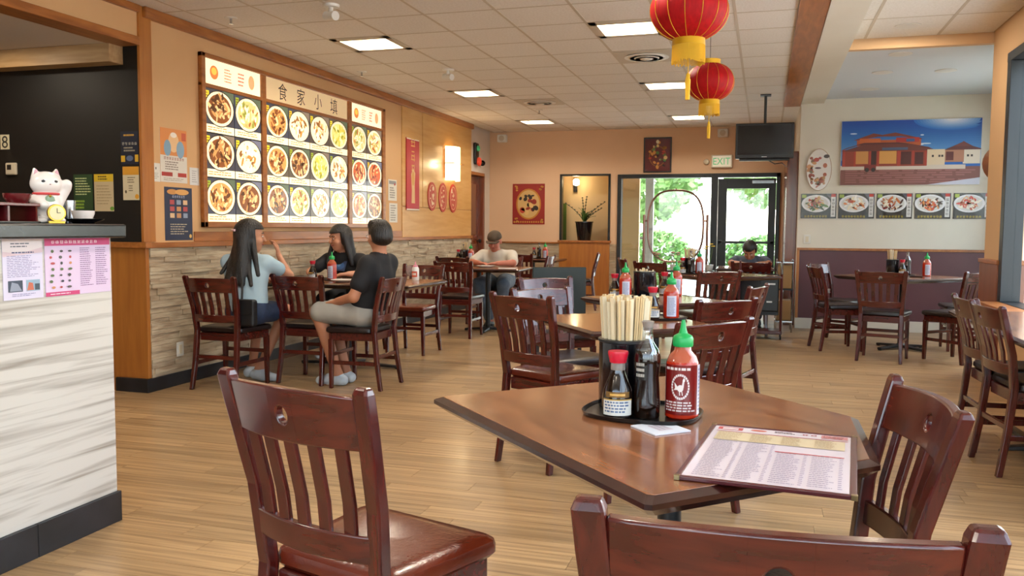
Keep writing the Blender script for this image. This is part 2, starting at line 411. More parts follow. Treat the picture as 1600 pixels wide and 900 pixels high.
at = fo.data.attributes.new('rnd', 'FLOAT', 'POINT'); at.data.foreach_set('value', rv)
# ---- ceiling: tiles in a metal grid
ceil = struct('ceiling', -4.5, .384, -2.6, YB + .1, ZC + .125, ZC + .2, 'ceiling_back')
T = .545; gx = [-.245 - T * k for k in range(-1, 9)]; gy = [5.84 + T * k for k in range(-15, 15)]
gx = sorted(min(max(v, XL), .19) for v in gx); gy = sorted(min(v, YB) for v in gy)
LIGHTS = [(-1.06 - .5450 * 4 * i, 6.66 + T * 5 * j) for i in (0, 1) for j in (0, 1, 2, -1, -2, -3)]
tile = MB().box(-T / 2 + .009, T / 2 - .009, -T / 2 + .009, T / 2 - .009, 0, .012).mesh('ceiling_tile'); tile.materials.append(MATS['ceiling_tile'])
for i in range(len(gx) - 1):
    for j in range(len(gy) - 1):
        cx, cy = (gx[i] + gx[i + 1]) / 2, (gy[j] + gy[j + 1]) / 2
        if gx[i + 1] - gx[i] < .02 or gy[j + 1] - gy[j] < .02: continue
        if any(abs(cx - a) < .1 and abs(cy - b) < .1 for a, b in LIGHTS): continue
        o = bpy.data.objects.new('ceiling_tile', tile); COL.objects.link(o); o.parent = ceil; o.location = (cx, cy, ZC)
        o.scale = ((gx[i + 1] - gx[i] - .014) / (T - .014), (gy[j + 1] - gy[j] - .014) / (T - .014), 1)
for x in gx: bx('grid_bar', x - .011, x + .011, gy[0], YB, ZC - .002, ZC + .014, 'grid_metal', ceil)
for y in gy: bx('grid_bar', XL, .19, y - .010, y + .010, ZC - .001, ZC + .013, 'grid_metal', ceil)
bx('ceiling_panel', .195, .384, 11.26, YB, ZC, ZC + .012, 'ceiling_tile', ceil)
# the recessed lamps
def ceiling_lamp(x, y, label, lit=True):
    t = thing('recessed_ceiling_lamp', label, 'lamp', (x, y, ZC), 0, 'recessed square ceiling lamps')
    f = MB(); a, b = .262, .2
    for s in (-1, 1):
        f.box(-a, a, min(s * b * .93, s * a), max(s * b * .93, s * a), -.006, .012); f.box(min(s * b * 1.04, s * a), max(s * b * 1.04, s * a), -a, a, -.006, .012)
    f.build('frame', 'grid_metal', t)
    r = MB(); p = [(-.208, -.186), (.208, -.186), (.208, .186), (-.208, .186)]; q = [(-.13, -.11), (.13, -.11), (.13, .11), (-.13, .11)]
    r.add([(u, v, .0) for u, v in p] + [(u, v, .11) for u, v in q], [(0, 1, 5, 4), (1, 2, 6, 5), (2, 3, 7, 6), (3, 0, 4, 7)])
    r.build('reflector', 'lamp_reflect', t)
    MB().box(-.13, .13, -.11, .11, .105, .112).build('diffuser', 'lamp_glow', t)
    if lit:
        d = bpy.data.lights.new('lamp_light', 'AREA'); d.shape = 'RECTANGLE'; d.size = .24; d.size_y = .2; d.energy = LAMP_W; d.color = (1, .92, .80)
        l = bpy.data.objects.new('lamp_light', d); COL.objects.link(l); l.parent = t; l.location = (0, 0, .1)
    return t
mat('lamp_reflect', '#f4e6c8', .4, emit=.9, ecol='#ffe0ae')
nm = ['above the group table', 'above the aisle beyond the group table', 'near the corner above the wooden door', 'above the passage by the wood-clad wall end', 'above the front of the pale counter', 'above the aisle by the shopfront glazing']
nr = ['beside the big red lantern', 'beside the small red lantern', 'close to the picture over the entrance', 'above the second diamond table', 'above the menu table', 'by the shopfront glazing']
for i in (0, 1):
    for j in range(6): ceiling_lamp(*LIGHTS[i * 6 + j], 'square recessed ceiling lamp glowing warm white ' + (nr[j] if i == 0 else nm[j]))
# ---- left wall
wl = struct('wall_left', XL - .25, XL, 5.12, 12.15, 0, ZC + .13, 'plaster_tan')
for y0, y1, z0, z1 in ((9.6, 10.24, 1.475, 2.70), (10.25, 12.15, 1.475, 2.70), (9.6, 12.15, 1.09, 1.465)):
    bx('veneer_panel', XL, XL + .012, y0 + .003, y1 - .003, z0, z1, 'veneer', wl, .002)
st = MB(); z = .10
while z < 1.05:
    hh = rng.choice((.026, .034, .04, .05)); hh = min(hh, 1.055 - z); y = 5.12 - rng.uniform(0, .2)
    while y < 12.15:
        ln = rng.uniform(.12, .42); st.box(XL, XL + rng.uniform(.006, .022), max(y, 5.125), min(y + ln, 12.15) - .002, z, z + hh - .002); y += ln
    z += hh
st.build('stone_strips', 'stone', wl)['kind'] = 'stuff'
struct('trim_1', XL - .01, XL + .035, 5.09, 12.16, 1.052, 1.092, 'oak', None, .004)       # cap on the stone
struct('trim_26', XL, XL + .010, 5.64, 9.598, 1.093, 1.17, 'oak', None, .003)
struct('trim_2', XL - .005, XL + .05, 5.1, 12.16, ZC - .075, ZC - .001, 'oak', None, .006)  # crown
bl = struct('baseboard_left', XL - .26, XL + .026, 5.06, 12.15, 0, .10, 'slate', None, .003)
# end of the wall by the counter, clad in plain wood
struct('trim_3', XL - .27, XL + .012, 5.085, 5.119, .10, 1.052, 'oak_z', None, .002)
struct('trim_4', XL - .27, XL + .04, 5.06, 5.118, 1.052, 1.095, 'oak', None, .004)
struct('trim_5', -4.292, XL + .018, 5.066, 5.19, 1.096, ZC, 'oak_z', None, .003)             # post
hd = struct('wall_header', XL - .14, XL, -2.5, 5.07, 2.545, ZC + .13, 'plaster_tan')
struct('trim_6', XL - .16, XL + .02, -2.5, 5.07, 2.485, 2.545, 'oak', None, .004)
struct('trim_7', XL - .005, XL + .03, -2.5, 5.07, ZC - .05, ZC - .001, 'oak', None, .004)
# ---- behind the counter
struct('wall_kitchen', -7.0, -4.2925, 5.086, 5.1185, 1.096, 2.6, 'black_wall')
struct('wall_kitchen_core', -7.0, -4.54, 5.2, 5.35, 0, 2.6, 'black_wall')
struct('wall_kitchen_side', -7.1, -7.0, -2.5, 5.35, 0, 2.6, 'plaster_tan')
struct('ceiling_kitchen', -7.0, XL - .14, -2.5, 5.085, 2.49, 2.60, 'plaster_white')
struct('trim_8', -7.0, -4.4265, 4.95, 5.085, 2.36, 2.489, 'soffit_wood', None, .003)
struct('trim_9', -5.2, XL - .27, 5.085, 5.199, 0, 1.052, 'oak_z')
struct('trim_10', -5.2, XL - .27, 5.06, 5.199, 1.052, 1.095, 'oak', None, .004)
# ---- far left: painted wall with a wooden door
XF = -4.36
struct('wall_left_far', XF - .2, XF, 12.99, YB, 0, ZC + .13, 'plaster_white')
struct('wall_left_over_door', XF - .2, XF, 12.151, 12.99, 2.07, ZC + .13, 'plaster_white')
d1 = struct('door_1', XF - .12, XF - .07, 12.17, 12.93, 0, 2.03, 'red_brown_wood')
for z0, z1 in ((.15, .95), (1.1, 1.9)): bx('door_panel', XF - .075, XF - .06, 12.30, 12.80, z0, z1, 'brown_panel', d1, .006)
MB().lathe([(0, 0), (.012, 0), (.012, .03), (.03, .04), (.03, .06), (0, .07)], 14).build('door_knob', 'black_iron', d1, True).matrix_local = Matrix.Translation((XF - .07, 12.87, 1.0)) @ Matrix.Rotation(math.pi / 2, 4, 'Y')
tr = struct('trim_11', XF - .1, XF + .02, 12.93, 12.99, 0, 2.03, 'red_brown_wood', None, .004)
struct('trim_12', XF - .1, XF + .02, 12.16, 12.99, 2.03, 2.08, 'oak', None, .004)
# ---- back wall
struct('wall_back', XF - .2, -3.16, YB, YB + .15, 0, ZC + .13, 'plaster_peach')
struct('wall_back_over', -3.16, .385, YB, YB + .15, 2.06, ZC + .13, 'plaster_peach')
struct('wall_back_low', -3.16, -2.36, YB, YB + .15, 0, 1.0, 'plaster_peach')
struct('wall_back_pier', -2.36, -2.24, YB, YB + .15, 0, 2.06, 'plaster_peach')
struct('wall_back_end', .205, .385, YB, YB + .15, 0, 2.06, 'plaster_peach')
st = MB(); z = .1
for xa, xb in ((-4.355, -3.17), (-2.35, -2.245)):
    z = .1
    while z < .96:
        hh = min(rng.choice((.03, .04, .05)), .965 - z); x = xa
        while x < xb:
            ln = rng.uniform(.15, .45); st.box(x, min(x + ln, xb) - .002, YB - rng.uniform(.006, .022), YB, z, z + hh - .002); x += ln
        z += hh
st.build('stone_strips_back', 'stone').update({'kind': 'structure'}) if False else tag(st.build('wall_back_stone', 'stone'), kind='structure')
struct('trim_13', -4.355, -3.17, YB - .035, YB, .965, .99, 'oak', None, .003)
struct('trim_14', -3.17, -2.35, YB - .03, YB - .001, .0, .985, 'oak_z', None, .003)          # plain wood front under the inner window
struct('trim_15', -3.19, -2.33, YB - .05, YB + .14, .985, 1.02, 'oak', None, .004)          # its sill
struct('baseboard_back', -4.355, -3.17, YB - .026, YB, 0, .1, 'slate')
w1 = MB()
for a in ((-3.17, -3.135, 1.02, 2.07), (-2.385, -2.35, 1.02, 2.07)): w1.box(a[0], a[1], YB - .012, YB + .1, a[2], a[3])
w1.box(-3.17, -2.35, YB - .012, YB + .1, 2.045, 2.075)
tag(w1.build('window_1', 'storefront'), kind='structure')
# the room seen through the inner window
mat('yellow_wall', '#d9bd90', .7); mat('green_wall', '#5d7a34', .7)
struct('wall_inner_back', -3.9, -1.95, 13.7, 13.8, 0, 2.5, 'yellow_wall')
struct('wall_inner_left', -3.9, -3.8, YB + .15, 13.7, 0, 2.5, 'green_wall')
struct('wall_inner_right', -2.32, -2.26, YB + .15, 13.7, 0, 2.5, 'yellow_wall')
struct('ceiling_inner', -3.9, -2.2, YB + .15, 13.8, 2.4, 2.5, 'plaster_white')
bx('wall_inner_green', -3.8, -3.15, 13.67, 13.7, 0, 1.62, 'green_wall')['kind'] = 'structure'
# ---- right-hand side beyond the beam
struct('wall_entry_side', .385, .5, 11.151, YB + .15, 0, 2.95, 'plaster_cream')
es = struct('trim_16', .25, .384, 11.3, YB - .02, 0, 2.2, 'red_brown_wood', None, .004)
wr = struct('wall_back_right', .385, 2.65, 11.0, 11.15, 0, 2.95, 'plaster_cream')
pp = struct('trim_17', .415, 2.5, 10.985, 11.0, .13, .965, 'purple_panel')
struct('trim_18', .385, 2.55, 10.97, 11.0, .965, .995, 'oak', None, .003)
struct('trim_19', .385, .417, 10.972, 11.0, .13, .965, 'oak_z', None, .003)
struct('baseboard_right', .385, 2.6, 10.98, 11.0, 0, .13, 'plaster_cream')
bm_ = struct('trim_20', .385, .645, -2.5, 11.0, 2.742, 2.95, 'plaster_cream')               # ceiling beam
struct('trim_21', .185, .384, -2.5, 11.25, 2.748, 2.80, 'oak', None, .003)
struct('ceiling_alcove', .645, 2.65, 8.14, 11.0, 2.79, 2.9, 'alcove_ceiling')
struct('trim_22', .645, 2.65, 8.06, 8.14, 2.79, 2.95, 'plaster_orange')
cr = struct('ceiling_right', .645, 1.95, -2.5, 8.06, 2.894, 2.98, 'ceiling_back')
hx = [.645, .79, 1.367, 1.80]; hy = [8.06 - .62 * k - .1 for k in range(0, 9)]; hy[0] = 8.06
for i in range(3):
    for j in range(8):
        bx('ceiling_tile', hx[i] + .008, hx[i + 1] - .008, hy[j + 1] + .008, hy[j] - .008, 2.88, 2.892, 'ceiling_tile', cr)
for x in hx[1:3]: bx('grid_bar', x - .012, x + .012, hy[-1], 8.06, 2.878, 2.894, 'grid_metal', cr)
for y in hy: bx('grid_bar', .645, 1.8, y - .009, y + .009, 2.879, 2.894, 'grid_metal', cr)
bx('ceiling_panel', .645, 1.8, -2.5, hy[-1], 2.88, 2.892, 'ceiling_tile', cr)
# right wall with its long window
XR = 1.8
struct('wall_right', XR, XR + .15, 7.52, 8.06, 0, 2.98, 'plaster_orange')
struct('wall_right_low', XR, XR + .15, -2.5, 7.52, 0, .655, 'plaster_orange')
struct('wall_right_over', XR, XR + .15, -2.5, 7.52, 2.54, 2.98, 'plaster_orange')
pl = struct('trim_23', XR - .03, XR + .17, 7.50, 8.08, 0, .95, 'brown_panel', None, .004)
struct('trim_24', XR - .04, XR + .18, 7.49, 8.09, .95, .985, 'oak', None, .004)
w2 = tag(bpy.data.objects.new('window_2', None), kind='structure'); COL.objects.link(w2)
fr = MB().box(XR - .02, XR + .13, -2.5, 7.53, .60, .665).box(XR - .02, XR + .13, -2.5, 7.53, 2.53, 2.6)
fr.build('window_frame', 'storefront', w2, bevel=.003)
for y in (7.47, 5.55, 3.6, 1.65, -.3, -2.4): bx('mullion', XR - .02, XR + .12, y - .05, y + .05, .665, 2.53, 'storefront', w2, .003)
for a, b in ((5.55, 7.47), (3.6, 5.55), (1.65, 3.6), (-.3, 1.65), (-2.4, -.3)): bx('pane', XR + .06, XR + .066, a + .05, b - .05, .665, 2.53, 'glass', w2)
struct('trim_25', XR - .16, XR, -2.5, 7.49, .625, .66, 'oak', None, .004)
# alcove side wall with a window
struct('wall_alcove_low', 2.55, 2.7, 8.06, 11.0, 0, .5, 'plaster_cream')
struct('wall_alcove_over', 2.55, 2.7, 8.06, 11.0, 2.45, 2.95, 'plaster_cream')
struct('wall_alcove_a', 2.55, 2.7, 10.75, 11.0, .5, 2.45, 'plaster_cream')
struct('wall_alcove_b', 1.95, 2.7, 8.06, 8.2, 0, 2.95, 'plaster_cream')
w3 = tag(bpy.data.objects.new('window_3', None), kind='structure'); COL.objects.link(w3)
for y in (8.25, 9.45, 10.71): bx('mullion', 2.56, 2.66, y - .04, y + .04, .5, 2.45, 'storefront', w3)
for a, b in ((8.29, 9.41), (9.49, 10.67)): bx('pane', 2.6, 2.606, a, b, .5, 2.45, 'glass', w3)
# wall behind the photographer: shopfront glazing
struct('wall_front_low', -7.0, 1.95, -2.65, -2.5, 0, .5, 'plaster_cream')
struct('wall_front_over', -7.0, 1.95, -2.65, -2.5, 2.5, 2.98, 'plaster_cream')
struct('wall_front_left', -7.0, -3.6, -2.65, -2.5, .5, 2.5, 'plaster_cream')
for n_, x in enumerate((-3.55, -1.8, 0., 1.9)): tag(bx('window_%d' % (6 + n_), x - .05, x + .05, -2.63, -2.53, .5, 2.5, 'storefront'), kind='structure')
tag(bx('window_5', -3.5, 1.85, -2.584, -2.578, .5, 2.5, 'glass'), kind='structure')
# ---- entrance: shop window and glass door
w4 = tag(bpy.data.objects.new('window_4', None), kind='structure'); COL.objects.link(w4)
fr = MB().box(-2.235, -2.175, YB - .03, YB + .12, 0, 2.06).box(-2.175, -.80, YB - .03, YB + .12, 2.0, 2.06).box(-2.175, -.80, YB - .03, YB + .12, 0, .18).box(-.80, -.70, YB - .03, YB + .12, 0, 2.06)
fr.build('window_frame', 'storefront', w4, bevel=.003); bx('pane', -2.175, -.80, YB + .04, YB + .046, .18, 2.0, 'glass', w4)
d2 = tag(bpy.data.objects.new('door_2', None), kind='structure'); COL.objects.link(d2)
fr = MB().box(-.70, .2, YB - .03, YB + .12, 2.0, 2.06).box(.15, .205, YB - .03, YB + .12, 0, 2.06)
fr.build('door_frame', 'storefront', d2, bevel=.003)
lf = MB().box(-.695, -.565, YB, YB + .05, .02, 1.98).box(.04, .145, YB, YB + .05, .02, 1.98).box(-.565, .04, YB, YB + .05, 1.83, 1.98).box(-.565, .04, YB, YB + .05, .02, .28)
lf.build('door_leaf', 'storefront', d2, bevel=.003); bx('pane', -.565, .04, YB + .02, YB + .026, .28, 1.83, 'glass', d2)
MB().box(-.68, .13, YB - .06, YB - .03, 1.0, 1.035).box(-.68, -.63, YB - .06, YB, .99, 1.045).box(.08, .13, YB - .06, YB, .99, 1.045).build('push_bar', 'storefront', d2, bevel=.004)
MB().box(-.2, .12, YB - .05, YB, 1.9, 1.95).build('door_closer', 'chrome', d2, bevel=.004)
# ================================================================== chairs
def sweep(mb, path, w, d):
    k = len(mb.v); m = len(path)
    for i, (x, y, z) in enumerate(path):
        ww = w[i] if hasattr(w, '__len__') else w; dd = d[i] if hasattr(d, '__len__') else d
        mb.v += [(x - ww / 2, y - dd / 2, z), (x + ww / 2, y - dd / 2, z), (x + ww / 2, y + dd / 2, z), (x - ww / 2, y + dd / 2, z)]
    for i in range(m - 1):
        for j in range(4): mb.f.append((k + i * 4 + j, k + i * 4 + (j + 1) % 4, k + (i + 1) * 4 + (j + 1) % 4, k + (i + 1) * 4 + j))
    mb.f.append((k + 3, k + 2, k + 1, k)); e = k + (m - 1) * 4; mb.f.append((e, e + 1, e + 2, e + 3)); return mb
def rake(z): return -.168 - .02 * max(0, (z - .45) / .17) if z < .62 else -.188 - (z - .62) * .27
def back_y(x, z): return rake(z) - .034 * (1 - min(1, (x / .19) ** 2))
def curved_panel(name, xa, z0, z1, th, m, parent, hole=None, top=0.):
    mb = MB(); zc = (z0 + z1) / 2
    def P(x, z, s): return (x, back_y(x, z) + s * th / 2, z + top * (z - z0) / (z1 - z0) * (1 - (x / xa) ** 2))
    def quad(a, b, c, d):
        k = len(mb.v)
        for s in (-1, 1): mb.v.extend(P(x, z, s) for x, z in (a, b, c, d))
        mb.f.append((k, k + 1, k + 2, k + 3)); mb.f.append((k + 7, k + 6, k + 5, k + 4))
    hw = .034 if hole else 0
    cols = [(-xa + (xa - hw) * i / 6, -xa + (xa - hw) * (i + 1) / 6) for i in range(6)] + [(hw + (xa - hw) * i / 6, hw + (xa - hw) * (i + 1) / 6) for i in range(6)]
    for a, b in cols: quad((a, z0), (b, z0), (b, z1), (a, z1))
    if hole:
        ca = math.atan2((z1 - z0) / 2, hw); angs = sorted([2 * math.pi * i / 20 for i in range(20)] + [ca, math.pi - ca, math.pi + ca, 2 * math.pi - ca]); n = len(angs); sq = []; ci = []
        for an in angs:
            c, s = math.cos(an), math.sin(an); q = 1 / max(abs(c) / hw, abs(s) / ((z1 - z0) / 2))
            sq.append((c * q, zc + s * q)); ci.append((c * hole, zc + s * hole))
        for i in range(n): quad(sq[i], sq[(i + 1) % n], ci[(i + 1) % n], ci[i])
        k = len(mb.v); mb.v.extend(P(x, z, -1) for x, z in ci); mb.v.extend(P(x, z, 1) for x, z in ci)
        for i in range(n): mb.f.append((k + i, k + (i + 1) % n, k + n + (i + 1) % n, k + n + i))
    # rim
    mid = lambda zz: sorted(x for x, z in (sq if hole else []) if abs(z - zz) < 1e-6 and abs(x) < hw - 1e-6)
    ring = [(-xa, z0)] + [(b, z0) for a, b in cols[:6]] + [(x, z0) for x in mid(z0)] + ([(hw, z0)] if hole else []) + [(b, z0) for a, b in cols[6:]] + [(xa, z1)] + [(a, z1) for a, b in reversed(cols[6:])] + [(x, z1) for x in reversed(mid(z1))] + ([(-hw, z1)] if hole else []) + [(a, z1) for a, b in reversed(cols[:6])]
    k = len(mb.v); mb.v.extend(P(x, z, -1) for x, z in ring); mb.v.extend(P(x, z, 1) for x, z in ring); n = len(ring)
    for i in range(n): mb.f.append((k + i, k + (i + 1) % n, k + n + (i + 1) % n, k + n + i))
    o = mb.build(name, m, parent)
    b = bmesh.new(); b.from_mesh(o.data); bmesh.ops.remove_doubles(b, verts=b.verts, dist=.0004); bmesh.ops.recalc_face_normals(b, faces=b.faces); b.to_mesh(o.data); b.free()
    o.data.polygons.foreach_set('use_smooth', [True] * len(o.data.polygons)); o.data.set_sharp_from_angle(angle=math.radians(35))
    bv = o.modifiers.new('bevel', 'BEVEL'); bv.width = .004; bv.segments = 2; bv.limit_method = 'ANGLE'; bv.angle_limit = math.radians(50)
    return o
def make_chair(label, seat_mat):
    t = thing('dining_chair', label, 'chair', group='cherry slat-back dining chairs')
    for s in (-1, 1):
        p = [(.188, -.225, 0), (.178, -.19, .22), (.174, rake(.45), .45), (.186, rake(.62), .62), (.203, rake(.80), .80), (.207, rake(.853), .853), (.207, rake(.866) + .004, .866)]
        sweep(MB(), [(s * x, y, z) for x, y, z in p], [.03, .034, .037, .037, .04, .04, .03], [.03, .034, .036, .034, .031, .03, .02]).build('back_post', 'cherry', t, bevel=.005)
        sweep(MB(), [(s * .19, .18, 0), (s * .185, .18, .38)], [.027, .038], [.027, .038]).build('leg', 'cherry', t, bevel=.004)
        MB().beam((s * .182, -.185, .2), (s * .187, .18, .2), .016, .03).build('stretcher', 'cherry', t, bevel=.004)
    MB().beam((-.185, .18, .26), (.185, .18, .26), .016, .03).build('stretcher', 'cherry_x', t, bevel=.004)
    MB().beam((-.178, -.188, .25), (.178, -.188, .25), .016, .03).build('stretcher', 'cherry_x', t, bevel=.004)
    MB().prism([(-.16, -.155), (.16, -.155), (.2, .195), (-.2, .195)], .37, .43).build('seat_frame', 'cherry_x', t, bevel=.006)
    pts = []
    for cx, cy, a0 in ((.19, .185, 0), (-.19, .185, 90), (-.155, -.115, 180), (.155, -.115, 270)):
        for i in range(5):
            a = math.radians(a0 + i * 22.5); r = .032; pts.append((cx + r * math.cos(a), cy + r * math.sin(a)))
    mb = MB(); k = len(pts); lay = [(0.96, .431), (1., .44), (1., .456), (.985, .466), (.93, .473), (.75, .476), (.4, .474), (.0, .472)]
    for sc_, z in lay: mb.v += [(x * sc_, .035 + (y - .035) * sc_, z) for x, y in pts]
    for i in range(len(lay) - 1):
        for j in range(k): mb.f.append((i * k + j, i * k + (j + 1) % k, (i + 1) * k + (j + 1) % k, (i + 1) * k + j))
    mb.f.append(tuple(reversed(range(k))))
    mb.build('seat', seat_mat, t, True)
    curved_panel('crest_rail', .186, .742, .846, .022, 'cherry_x', t, hole=.0165, top=.006)
    curved_panel('lower_rail', .174, .515, .572, .022, 'cherry_x', t)
    for i in range(5):
        xb = (i - 2) * .062; xt = (i - 2) * .067; p = []
        for z in (.565, .63, .70, .75): f = (z - .565) / .185; x = xb + (xt - xb) * f; p.append((x, back_y(x, z), z))
        sweep(MB(), p, .034, .012).build('slat', 'cherry', t, bevel=.003)
    return t
chair_b = make_chair('x', 'vinyl_brown'); chair_k = make_chair('x', 'vinyl_dark')
_used = set()
def chair(x, y, deg, label, kind='k', sx=1., sz=.985, group='cherry slat-back dining chairs'):
    """deg: the way the sitter faces, 0 = +x, 90 = +y"""
    src = chair_b if kind == 'b' else chair_k; rz = math.radians(deg - 90); sc_ = (sx, sx, sz)
    if kind not in _used:
        _used.add(kind); src.location = (x, y, 0); src.rotation_euler = (0, 0, rz); src.scale = sc_; src['label'] = label; return src
    return dup(src, (x, y, 0), rz, label, group, sc_)
# ================================================================== tables
def table(x, y, deg, w, d, label, z=.75, clip=None, group='pedestal dining tables'):
    t = thing('dining_table', label, 'table', (x, y, 0), math.radians(deg), group)
    c = .010; a, b = w / 2, d / 2
    def oct_(a, b, c): return [(-a + c, -b), (a - c, -b), (a, -b + c), (a, b - c), (a - c, b), (-a + c, b), (-a, b - c), (-a, -b + c)]
    def cut_(pts, lim):
        # clip the outline by a world line x = lim (one corner taken off)
        if lim is None: return pts
        th = math.radians(deg); out = []; f = lambda p: x + p[0] * math.cos(th) - p[1] * math.sin(th) - lim
        for i, p in enumerate(pts):
            q = pts[(i + 1) % len(pts)]; fp, fq = f(p), f(q)
            if fp <= 0: out.append(p)
            if (fp <= 0) != (fq <= 0): s_ = fp / (fp - fq); out.append((p[0] + (q[0] - p[0]) * s_, p[1] + (q[1] - p[1]) * s_))
        return out
    o_, i_, u_ = cut_(oct_(a, b, c), clip), cut_(oct_(a - .02, b - .02, c), clip and clip - .02), cut_(oct_(a - .03, b - .03, c), clip and clip - .03)
    mb = MB(); n = len(o_); assert len(i_) == n == len(u_)
    for ring, zz in ((i_, z - .0008), (o_, z - .010), (o_, z - .02), (u_, z - .042)): mb.v += [(p, q, zz) for p, q in ring]
    for l in range(3):
        for j in range(n): mb.f.append((l * n + j, l * n + (j + 1) % n, (l + 1) * n + (j + 1) % n, (l + 1) * n + j))
    mb.f.append(tuple(range(3 * n, 4 * n)))
    mb.build('edge_band', 'table_edge', t)
    MB().prism(i_, z - .012, z).build('tabletop', 'table_top', t, bevel=.001)
    MB().lathe([(.10, z - .05), (.10, z - .044), (.03, z - .06), (.03, .06), (.05, .045)][::-1], 18).build('column', 'black_iron', t, True)
    mb = MB()
    for k in range(2):
        dx, dy = ((a * .62, 0), (0, b * .62))[k]
        mb.beam((-dx, -dy, .018), (0, 0, .036), .05, .02, w2=.07, d2=.03); mb.beam((dx, dy, .018), (0, 0, .036), .05, .02, w2=.07, d2=.03)
    mb.build('base', 'black_iron', t, bevel=.005)
    for px, py in ((a * .6, 0), (-a * .6, 0), (0, b * .6), (0, -b * .6)): MB().lathe([(.018, 0), (.018, .01), (.012, .014)], 10, (px, py, 0)).build('glide', 'black_iron', t)
    return t
# foreground: measured corners
def table_corners(L, N, Rr, label, z=.75, clip=None):
    L = Vector(L); N = Vector(N); Rr = Vector(Rr); c = (L + Rr) / 2; e = N - L
    return table(c.x, c.y, math.degrees(math.atan2(e.y, e.x)), e.length, (Rr - N).length, label, z, clip)
T1 = table_corners((-.877, 2.173), (-.182, 1.441), (.455, 2.045), 'brown wood-grain dining table holding the open menu sheet and a condiment tray', .75, .24)
T2 = table_corners((-1.2, 4.38), (-.736, 3.741), (-.15, 4.17), 'brown diamond-set dining table just beyond the table with the menu')
T3 = table_corners((-1.21, 5.70), (-.70, 5.16), (-.17, 5.66), 'shiny dining table second beyond the table with the menu')
T4 = table(-.45, 9.0, 40, .9, .9, 'dining table standing before the copper hoop stand')
T5 = table(-.22, 10.75, 2, .68, .66, 'small dining table where the person in grey sits by the glass door')
TG = table(-3.45, 6.62, 0, 1.5, .86, 'long dining table where three people sit by the stone wainscot')
TH = table(-3.1, 9.42, 3, .9, .74, 'dining table where the man in the cap rests his arms')
TW = table(-3.72, 10.9, 0, .8, .8, 'small dining table beside the three red oval ornaments')
TB = table(-3.35, 12.35, 0, .9, .7, 'dining table in the far corner under the square red papercut')
TP = table(1.37, 9.42, 40, .95, .95, 'dining table in front of the purple wainscot')
TR = table(1.475, 5.2, 90, 1.9, .6, 'dining table along the black-framed window', .70)
# chairs
chair(-.835, 1.711, 73.3, 'cherry dining chair with a glossy red-brown seat beside the menu table corner', 'b', .95, 1.06)
chair(.005, 1.219, 94.1, 'cherry chair whose wide top rail stands before the open menu', 'k', 1.02, 1.05)
chair(.095, 1.945, 189, 'cherry chair pulled close to the clipped end of the menu table', 'k', 1.0, 1.01)
chair(-1.05, 4.25, 63, 'cherry chair with polished brown seat on the aisle side of the second diamond table', 'b', .95, 1.03)
chair(-1.13, 4.91, 320, 'cherry chair tucked behind the chair with the polished brown seat', 'k')
chair(-1.42, 5.98, 309, 'cherry chair just in front of the dark green chair', 'k')
chair(-.378, 3.683, 142, 'cherry chair with back turned on the window side of the second diamond table', 'k')
chair(-.37, 4.80, 139, 'cherry chair between the second diamond table and the shiny third table', 'k')
chair(-.27, 5.92, 165, 'cherry chair on the window side of the shiny third table', 'k')
chair(-.515, 7.882, 126, 'cherry chair with its back to the shiny third table', 'k')
chair(-1.1, 9.7, 60, 'dark cherry chair in front of the shop window', 'k')
chair(-1.45, 10.5, 20, 'cherry chair turned sideways close to the shop window', 'k')
chair(-.14, 10.28, 90, 'cherry chair facing the person in grey', 'k')
chair(-3.86, 5.50, 89, 'cherry chair under the woman in the pale blue top', 'k')
chair(-3.40, 5.93, 89.4, 'empty cherry chair between the pale blue top and the man in black', 'k')
chair(-2.923, 5.848, 180, 'cherry chair under the man in black with pale shorts', 'k')
chair(-3.78, 7.42, 270, 'cherry chair under the woman in the black tee', 'k')
chair(-3.25, 7.55, 268, 'cherry chair with worn brown seat beside the woman in the black tee', 'b')
chair(-3.245, 8.87, 91, 'cherry chair facing the man in the cap', 'k')
chair(-3.17, 10.13, 270, 'cherry chair under the man in the cap', 'k')
chair(-3.75, 10.2, 90, 'cherry chair at the small table by the red ovals', 'k')
chair(-2.98, 11.0, 180, 'cherry chair at the aisle side of the red ovals table', 'k')
chair(-3.35, 11.75, 90, 'cherry chair before the far corner table', 'k')
chair(-2.62, 12.4, 190, 'dark chair at the aisle end of the far corner table', 'k')
chair(.738, 9.20, 14, 'cherry chair at the aisle side of the purple wainscot table', 'k')
chair(.80, 9.83, -30, 'cherry chair close to the purple wainscot behind its neighbour', 'k')
chair(1.092, 8.58, 75, 'cherry chair with back turned in front of the purple wainscot table', 'k')
chair(1.98, 9.55, 180, 'cherry chair at the alcove window end of the purple wainscot table', 'k')
chair(1.74, 8.72, 130, 'cherry chair by the brown end of the window wall', 'k')
chair(1.345, 5.317, 3.6, 'cherry chair at the window table next to the brown wall end', 'k')
chair(1.345, 4.849, 6.7, 'cherry chair at the window table one place away from the brown wall end', 'k')
# a dark green plain chair
t = thing('dining_chair', 'dark green flat-backed chair behind the cherry chairs', 'chair', (-1.80, 7.40, 0), math.radians(25))
mat('green_board', '#17211f', .35)
MB().box(-.24, .24, -.2, -.17, .46, .875).build('backrest', 'green_board', t, bevel=.008)
MB().box(-.21, .21, -.18, .22, .42, .465).build('seat', 'vinyl_dark', t, bevel=.012)
for sx in (-1, 1):
    for sy in (-1, 1): MB().box(sx * .19 - .016, sx * .19 + .016, sy * .18 - .016, sy * .18 + .016, 0, .42).build('leg', 'black_iron', t, bevel=.003)
